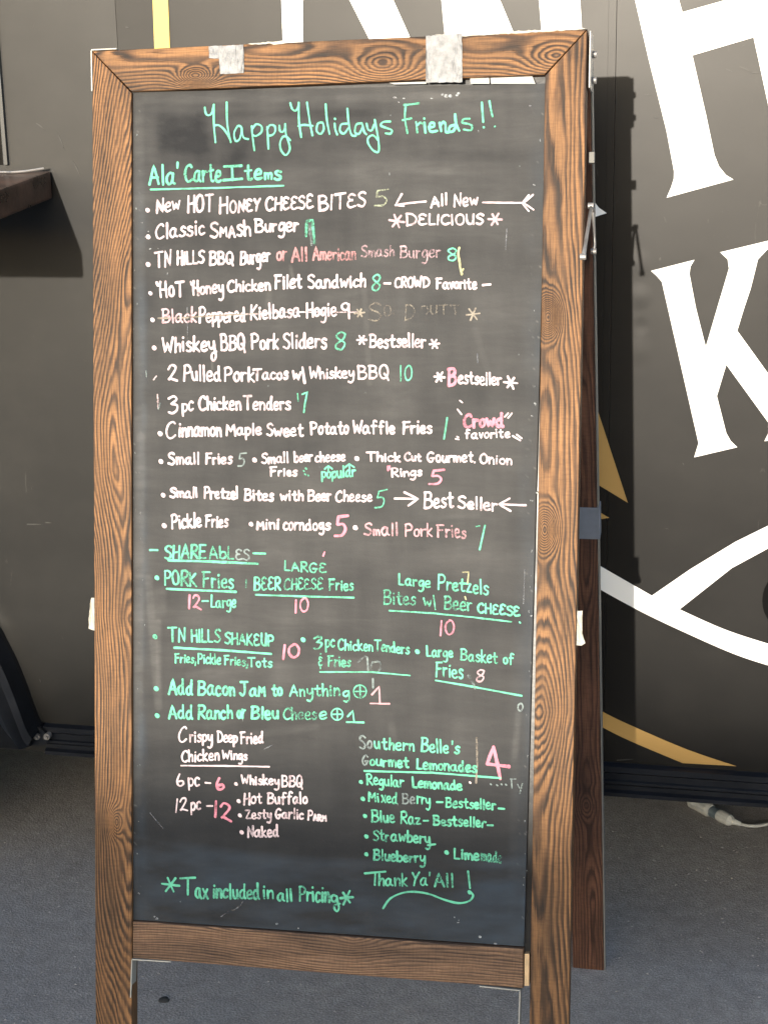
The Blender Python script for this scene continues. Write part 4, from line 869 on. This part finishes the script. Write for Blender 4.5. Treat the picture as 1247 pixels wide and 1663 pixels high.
bullet('A4', 1000, 655, 'g'); word('A4', '3', 1060, 714, 1115, 706, 82, 'g', 3.2, (.85, .85)); word('A4', 'pc', 1130, 706, 1192, 702, 80, 'g', 3); word('P', 'Chicken', 548.5, 1056, 606.5, 1058, 18.5, 'g', 2.9); word('B4', 'Tenders', 268, 682, 470, 702, 64, 'g', 2.9, (.85, .9)); bullet('B4', 512, 685, 'g'); word('B4', 'Large', 562, 717, 715, 722, 66, 'g', 3); word('B4', 'Basket', 752, 737, 965, 756, 72, 'g', 3); word('B4', 'of', 992, 757, 1055, 760, 66, 'g', 3)
word('A4', '&', 1090, 815, 1118, 815, 95, 'g', 2.6, (.8, .8)); word('P', 'Fries', 532, 1083, 570.5, 1082.5, 18.5, 'g', 3, (.8, .9)); line('B4', [(232, 720), (236, 790)], 'x', 3.2, (.7, .8)); line('B4', [(262, 745), (300, 745), (305, 780), (275, 800), (250, 780), (262, 745)], 'x', 3.4, (.42, .4), True); line('B4', [(180, 745), (215, 715), (235, 720)], 'x', 3, (.45, .4), True)
line('P', [(520, 1091), (602, 1091), (666, 1096.7)], 'g', 2.4, (.95, .9))
word('B4', 'Large', 405, 312, 588, 330, 68, 'g', 3.1, (.95, .9)); word('B4', 'Pretzels', 625, 338, 915, 368, 84, 'g', 3.2); line('B4', [(768, 240), (800, 238), (795, 300)], 'y', 2.4, (.7, .9)); line('B4', [(780, 378), (785, 392)], 'y', 2.6, (.7, .7))
word('B4', 'Bites', 320, 422, 505, 424, 80, 'g', 2.7, (.66, .62)); word('B4', 'w/', 545, 424, 617, 445, 70, 'g', 2.6, (.7, .8)); word('B4', 'Beer', 660, 452, 822, 460, 82, 'g', 2.8, (.62, .7)); word('B4', 'CHƐƐSƐ', 848, 472, 1090, 490, 64, 'g', 3.3); line('B4', [(355, 455), (600, 470), (820, 492), (1040, 518)], 'g', 2.6, (.7, .85)); word('B4', '10', 638, 600, 722, 592, 86, 'p', 2.9, (.85, 1)); bullet('B4', 1088, 522, 'g', 2.8)
word('B4', 'Fries', 610, 828, 772, 838, 86, 'g', 3.3); word('B4', '8', 842, 862, 890, 856, 78, 'k', 3, (.95, .95)); line('B5', [(615, 85), (830, 122), (1098, 172)], 'g', 2.9, (1, .85)); line('B5', [(800, 60), (825, 100), (835, 130)], 'x', 4, (.45, .4))
bullet('A5', 127, 140, 'g', 7); word('A5', 'Add', 195, 180, 348, 177, 98, 'g', 4.2); word('A5', 'Bacon', 370, 182, 598, 184, 96, 'g', 4.2); word('A5', 'Ja^M', 620, 187, 780, 188, 90, 'g', 4.2); word('A5', 'to', 810, 187, 880, 187, 80, 'g', 4.1); word('P', 'Anythin', 470, 1131, 553, 1130.5, 20.5, 'g', 3.2, (1, .72)); word('P', 'g', 557, 1133, 569, 1133, 19, 'g', 3.2)
def plus(cr, x, y, r, den):
    k = Ink(); ox, oy, sc = CR[cr]
    line(cr, [(x+r*math.cos(a), y+r*math.sin(a)) for a in [i*math.pi/5 for i in range(11)]], 'g', 2.3, (den, den), True, k); line(cr, [(x-r*.7, y), (x+r*.7, y)], 'g', 2.2, (den, den), k=k); line(cr, [(x, y-r*.8), (x+r*.05, y+r*.8)], 'g', 2.2, (den, den), k=k); k.build('circled_plus')
plus('B5', 190, 148, 36, .68); line('B5', [(262, 78), (264, 126)], 'x', 3.4, (.8, .6)); line('B5', [(258, 165), (298, 120), (302, 214)], (.50, .29, .31), 3); line('B5', [(248, 215), (355, 217)], (.50, .29, .31), 3)
bullet('A5', 132, 300, 'g', 7); word('A5', 'Add', 198, 322, 348, 322, 88, 'g', 4.1); word('A5', 'Ranch', 372, 324, 585, 324, 88, 'g', 4.0); word('A5', 'or', 605, 322, 662, 322, 90, 'g', 3.8); word('A5', 'Bleu', 688, 326, 858, 324, 84, 'g', 4.1); word('A5', 'Chees', 880, 325, 1085, 328, 78, 'g', 2.9, (.62, .62)); word('A5', 'e', 1095, 326, 1145, 322, 78, 'g', 3.2, (.9, .9)); plus('A5', 1203, 292, 34, .95)
line('B5', [(122, 288), (150, 256), (158, 318)], 'g', 3); line('B5', [(116, 320), (210, 322)], 'g', 3.2)
word('A5', 'C', 255, 467, 310, 455, 92, wd=3.3); word('A5', 'rispy', 322, 460, 465, 462, 78, wd=3.3); word('A5', 'Deep', 488, 463, 612, 466, 76, wd=3.3); word('A5', 'Fried', 625, 468, 765, 468, 76, wd=3.4); word('A5', 'Chicken', 275, 580, 505, 570, 76, wd=3.2); word('A5', 'Wings', 515, 562, 672, 570, 62, wd=3.2); line('A5', [(275, 598), (540, 600), (798, 605)], wd=2.6)
word('A5', '6', 248, 725, 295, 722, 80, wd=3.2); word('A5', 'pc', 315, 722, 388, 724, 86, wd=3.2); line('A5', [(420, 700), (450, 702)]); word('A5', '6', 482, 745, 535, 742, 82, 'p', 4.4); bullet('A5', 602, 708, r=5.6); word('A5', 'Whiskey', 630, 712, 862, 718, 62, wd=3.3); word('A5', 'BBQ', 870, 725, 1000, 728, 75, wd=3.2)
word('A5', '12', 240, 880, 318, 868, 88, wd=3.1); word('A5', 'pc', 330, 865, 395, 865, 80, wd=3.1); line('A5', [(428, 838), (462, 838)]); word('P', '12', 348.5, 1329, 378.5, 1334, 31, 'p', 4.4); bullet('A5', 618, 810, r=5.6); word('A5', 'Hot', 645, 832, 760, 826, 76, wd=3.3); word('A5', 'Buffalo', 785, 830, 1028, 828, 74, wd=3.3)
bullet('A6', 625, 88, r=5.6); word('A6', 'Zesty', 655, 112, 815, 110, 62, wd=3.3); word('A6', 'Garlic', 832, 110, 1005, 112, 66, wd=3.2); word('A6', 'P^A^R^M', 1025, 118, 1142, 126, 60, wd=3.2); bullet('A6', 635, 188, r=5.8); word('A6', 'Naked', 668, 220, 858, 220, 74, wd=3.8)
word('B5', 'So', 185, 472, 262, 472, 80, 'x', 3.2, (.9, .9)); word('B5', 'uthern', 268, 472, 498, 486, 72, 'g', 3.3); word('B5', 'Belle', 530, 490, 690, 498, 80, 'g', 3.4); word('B5', "'s", 705, 500, 752, 502, 78, 'g', 3.4); word('B5', 'G', 198, 567, 240, 567, 66, 'x', 3, (.9, .9)); word('B5', 'ourmet', 244, 568, 468, 582, 66, 'g', 3.3); word('B5', 'Lemonades', 505, 587, 850, 605, 66, 'g', 3.4)
line('B5', [(215, 595), (600, 605), (980, 635)], 'g', 3.1); trace('B5', "978,640 960,550 940,460|940,460 920,510 905,555|905,555 960,562 1025,570", 'p', 5.2); line('B5', [(845, 410), (848, 560), (842, 660)], 't', 3, (.5, .95)); bullet('B5', 808, 660, 'w', 3)
for p in ((925, 670), (960, 675), (985, 670), (1010, 672)): bullet('B5', *p, col='x', r=2.4, den=.8)
line('B5', [(1040, 640), (1043, 690)], 'x', 2, (.8, .7)); line('B5', [(1035, 640), (1065, 640)], 'x', 2, (.8, .7)); line('B5', [(1075, 670), (1085, 690)], 'x', 2, (.8, .7)); line('B5', [(1102, 665), (1088, 720)], 'x', 2, (.8, .6))
line('B5', [(1078, 225), (1095, 215), (1105, 235), (1092, 258), (1078, 245), (1080, 222)], 'x', 2.6, (.9, .8), True)
bullet('B5', 197, 658, 'g', 6); word('B5', 'Regular', 225, 672, 438, 690, 66, 'g', 3.3); word('B5', 'Lemonade', 482, 690, 765, 708, 64, 'g', 3.5); bullet('B5', 207, 752, 'g', 6); word('B5', 'Mi', 235, 768, 302, 772, 62, 'g', 3.2); word('B5', 'xed', 308, 775, 400, 782, 70, 'g', 3, (.75, .9)); word('B5', 'Be', 425, 780, 500, 782, 66, 'x', 2.8, (.9, .8)); word('B5', 'rry', 506, 780, 588, 790, 70, 'g', 3.2); line('B5', [(622, 770), (655, 770)], 'g'); word('B5', 'Bestseller', 668, 800, 955, 817, 62, 'g', 3.3); line('B5', [(968, 805), (1000, 808)], 'g')
bullet('B6', 217, 85, 'g', 6); word('B6', 'Blue', 252, 122, 388, 126, 72, 'g', 3.3); word('B6', 'Raz', 415, 132, 535, 136, 70, 'g', 3.2); line('B6', [(548, 112), (572, 112)], 'g'); word('B6', 'Bestseller', 598, 140, 900, 152, 62, 'g', 3.3); line('B6', [(905, 138), (935, 138)], 'g')
bullet('B6', 225, 200, 'g', 7); word('B6', 'Str', 262, 225, 355, 230, 66, 'g', 2.9, (.72, .85)); word('B6', 'awbery', 362, 230, 588, 246, 72, 'g', 3.4); line('B6', [(570, 250), (612, 245)], 'g', 2.8); bullet('B6', 227, 302, 'g', 7); word('B6', 'Blueberry', 262, 337, 560, 352, 66, 'g', 3.5); bullet('B6', 677, 292, 'g', 6); word('B6', 'Lime', 715, 328, 862, 338, 66, 'g', 3.5); word('B6', 'made', 868, 340, 988, 352, 70, 'g', 3, (.8, .55))
line('B6', [(218, 408), (333, 398)], 'g', 3.6); word('B6', 'I', 268, 478, 282, 478, 74, 'g', 3.4); word('B6', 'hank', 292, 482, 460, 484, 76, 'g', 3.4); word('B6', "Ya'", 478, 482, 585, 476, 82, 'g', 3.4, (1, .9)); word('B6', 'All', 605, 486, 720, 490, 80, 'g', 3.4, (.75, .85)); line('B6', [(797, 398), (808, 492)], 'g', 3, (.85, .9)); bullet('B6', 805, 514, 'g', 6)
line('B6', [(320, 605), (360, 550), (430, 518), (500, 512), (580, 525), (660, 555), (740, 575), (800, 565), (825, 535), (810, 512)], 'g', 3.2, (1, .85), True)
star('A6', 213, 500, 48, 'g', 3.6); word('A6', 'T', 262, 568, 365, 565, 110, 'g', 4); word('A6', 'ax', 358, 580, 440, 590, 108, 'g', 4); word('A6', 'included', 462, 583, 745, 592, 96, 'g', 4); word('A6', 'in', 762, 586, 828, 588, 90, 'g', 3.8); word('A6', 'all', 845, 597, 942, 605, 78, 'g', 3.9, (1, .85)); word('P', 'Pricin', 485.5, 1464, 537, 1465.5, 27, 'g', 3.9); word('P', 'ĝ', 537, 1466, 554, 1468, 23, 'g', 3.7); star('B6', 115, 545, 40, 'g', 3.6)
# left-over flecks: ghost marks of older writing, chips of paint, chalk crumbs
rr = random.Random(3)
fl = Ink()
for (x, y, w_) in [(232, 362, 2), (242, 376, 2), (237, 385, 2), (246, 404, 2), (258, 404, 1.8), (640, 159, 3.4), (655, 160, 2.6), (718, 154, 4), (724, 156, 6), (731, 156, 6), (744, 152, 4), (741, 155, 3), (648, 166, 2.4), (700, 160, 2), (868, 655, 3), (863, 675, 2), (745, 1494, 2), (738, 1489, 2.4), (743, 1498, 1.8), (780, 1521, 4), (803, 1532, 3), (450, 1500, 3.6), (485, 1507, 2.4), (256, 1491, 5), (252, 1488, 4), (226, 1450, 3), (871, 800, 2.5), (862, 1000, 2.5), (866, 300, 2), (860, 172, 2)]:
    fl.stroke([(x, y), (x+rr.uniform(-2, 3), y+rr.uniform(-.6, 1))], w_*.8, (.34, .36, .36), (.8, .6))
for _ in range(60):
    if rr.random() < .6: x = y = rr.uniform(180, 1490); x = rr.choice((rr.gauss(226, 5), rr.gauss(877-.020*(y-150), 3)))
    else: x = rr.uniform(230, 850); y = rr.uniform(150, 1500)
    x = min(max(x, 220), 882-.021*(y-150)); fl.stroke([(x, y), (x+rr.uniform(-.8, .8), y+rr.uniform(.4, 3.5))], rr.uniform(.7, 1.7), (.22, .24, .24), (.7, .5))
fo = fl.build('chalk_flecks'); fo['kind'] = 'stuff'
sc_ = Ink()
for p in ([(360, 1488), (372, 1480), (386, 1474), (396, 1463)], [(430, 1216), (442, 1210)], [(823, 372), (821, 405)], [(305, 500), (306, 560)], [(775, 575), (776, 590)], [(852, 925), (850, 980)], [(245, 1320), (266, 1345)], [(512, 735), (520, 760)]):
    Q = [tuple(q) for q in catmull(p, 6)]; sc_.stroke(Q, 1.5, (.17, .18, .19), (.62, .5))
sc_.build('scratch')

# ------------------------------------------------------------------ cable on the ground under the trailer
ct = thing('power_cable', 'pale grey power cable with a joined plug connector lying under the trailer edge', 'cable', GP(1160, 1310))
co_ = Vector(GP(1160, 1310))
def gpt(x, y, z=.006): return GP(x, y, z) - co_
r_c = .0032
b_ = bmesh.new(); add_tube(b_, [Vector(p) for p in catmull([tuple(gpt(1050, 1225)), tuple(gpt(1064, 1252)), tuple(gpt(1080, 1270)), tuple(gpt(1093, 1283)), tuple(gpt(1110, 1293))], 6)], r_c*1.15, 10); bm_obj('cord', b_, M_CABLE, ct, smooth=True)
b_ = bmesh.new(); add_tube(b_, [Vector(p) for p in catmull([tuple(gpt(1200, 1338)), tuple(gpt(1222, 1341.5)), tuple(gpt(1247, 1338)), tuple(gpt(1290, 1326)), tuple(gpt(1350, 1322))], 6)], r_c, 10); bm_obj('cord', b_, M_CABLE, ct, smooth=True)
def seg(name, pts, rs, m, n=14):
    P_ = [gpt(x, y, z) for x, y, z in pts]; b_ = bmesh.new(); add_tube(b_, P_, rs, n); return bm_obj(name, b_, m, ct, smooth=False)
seg('strain_relief', [(1107, 1291.5, .010), (1113, 1295, .011), (1122, 1300, .012)], [.0055, .0068, .0078], M_CABLE)
seg('plug', [(1121, 1299, .012), (1124, 1301, .013), (1150, 1315, .013), (1154, 1317, .013)], [.009, .0135, .0135, .0115], M_CABLE)
seg('locking_ring', [(1153, 1316.5, .012), (1168, 1324, .012)], [.0105, .0105], M_CABLEG)
seg('socket', [(1167, 1323.5, .012), (1170, 1325, .012), (1184, 1332, .012), (1189, 1334, .011)], [.0112, .0122, .0110, .008], M_CABLE)
seg('strain_relief', [(1188, 1333.5, .010), (1202, 1338, .008)], [.0065, .0045], M_CABLE)

# a dark flattened blob on the asphalt between the feet and crumbs
def pebble(x, y, r, m, label, cat, name, fl=.35):
    p = GP(x, y); b_ = bmesh.new(); bmesh.ops.create_icosphere(b_, subdivisions=3, radius=r)
    for v in b_.verts:
        n = .75+.5*float(fbm(np.array([v.co.x/r*1.4+x]), np.array([v.co.y/r*1.4]), 4, 3)[0]); v.co *= n; v.co.z *= fl
    o = bm_obj(name, b_, m, smooth=True); o.location = p; o['label'] = label; o['category'] = cat; return o
pebble(267, 1624, .0085, M_STAIN, 'dark flattened pebble on the asphalt between the sign legs', 'pebble', 'pebble')
gr = bmesh.new(); rr = random.Random(9)
for i in range(900):
    x = rr.uniform(-20, 1270); y = rr.uniform(1330, 1700); p = GP(x, y); r = rr.choice((.0009, .0012, .0016, .0022))
    q = bmesh.ops.create_icosphere(gr, subdivisions=1, radius=r)
    for v in q['verts']: v.co = Vector((v.co.x*rr.uniform(.7, 1.3), v.co.y, v.co.z*.6)) + p
M_GRIT = simple('pale_grit', (.26, .25, .24), .9, var=.4, scale=15)
o = bm_obj('grit', gr, M_GRIT); o['kind'] = 'stuff'; o['label'] = 'loose grit scattered over the asphalt';
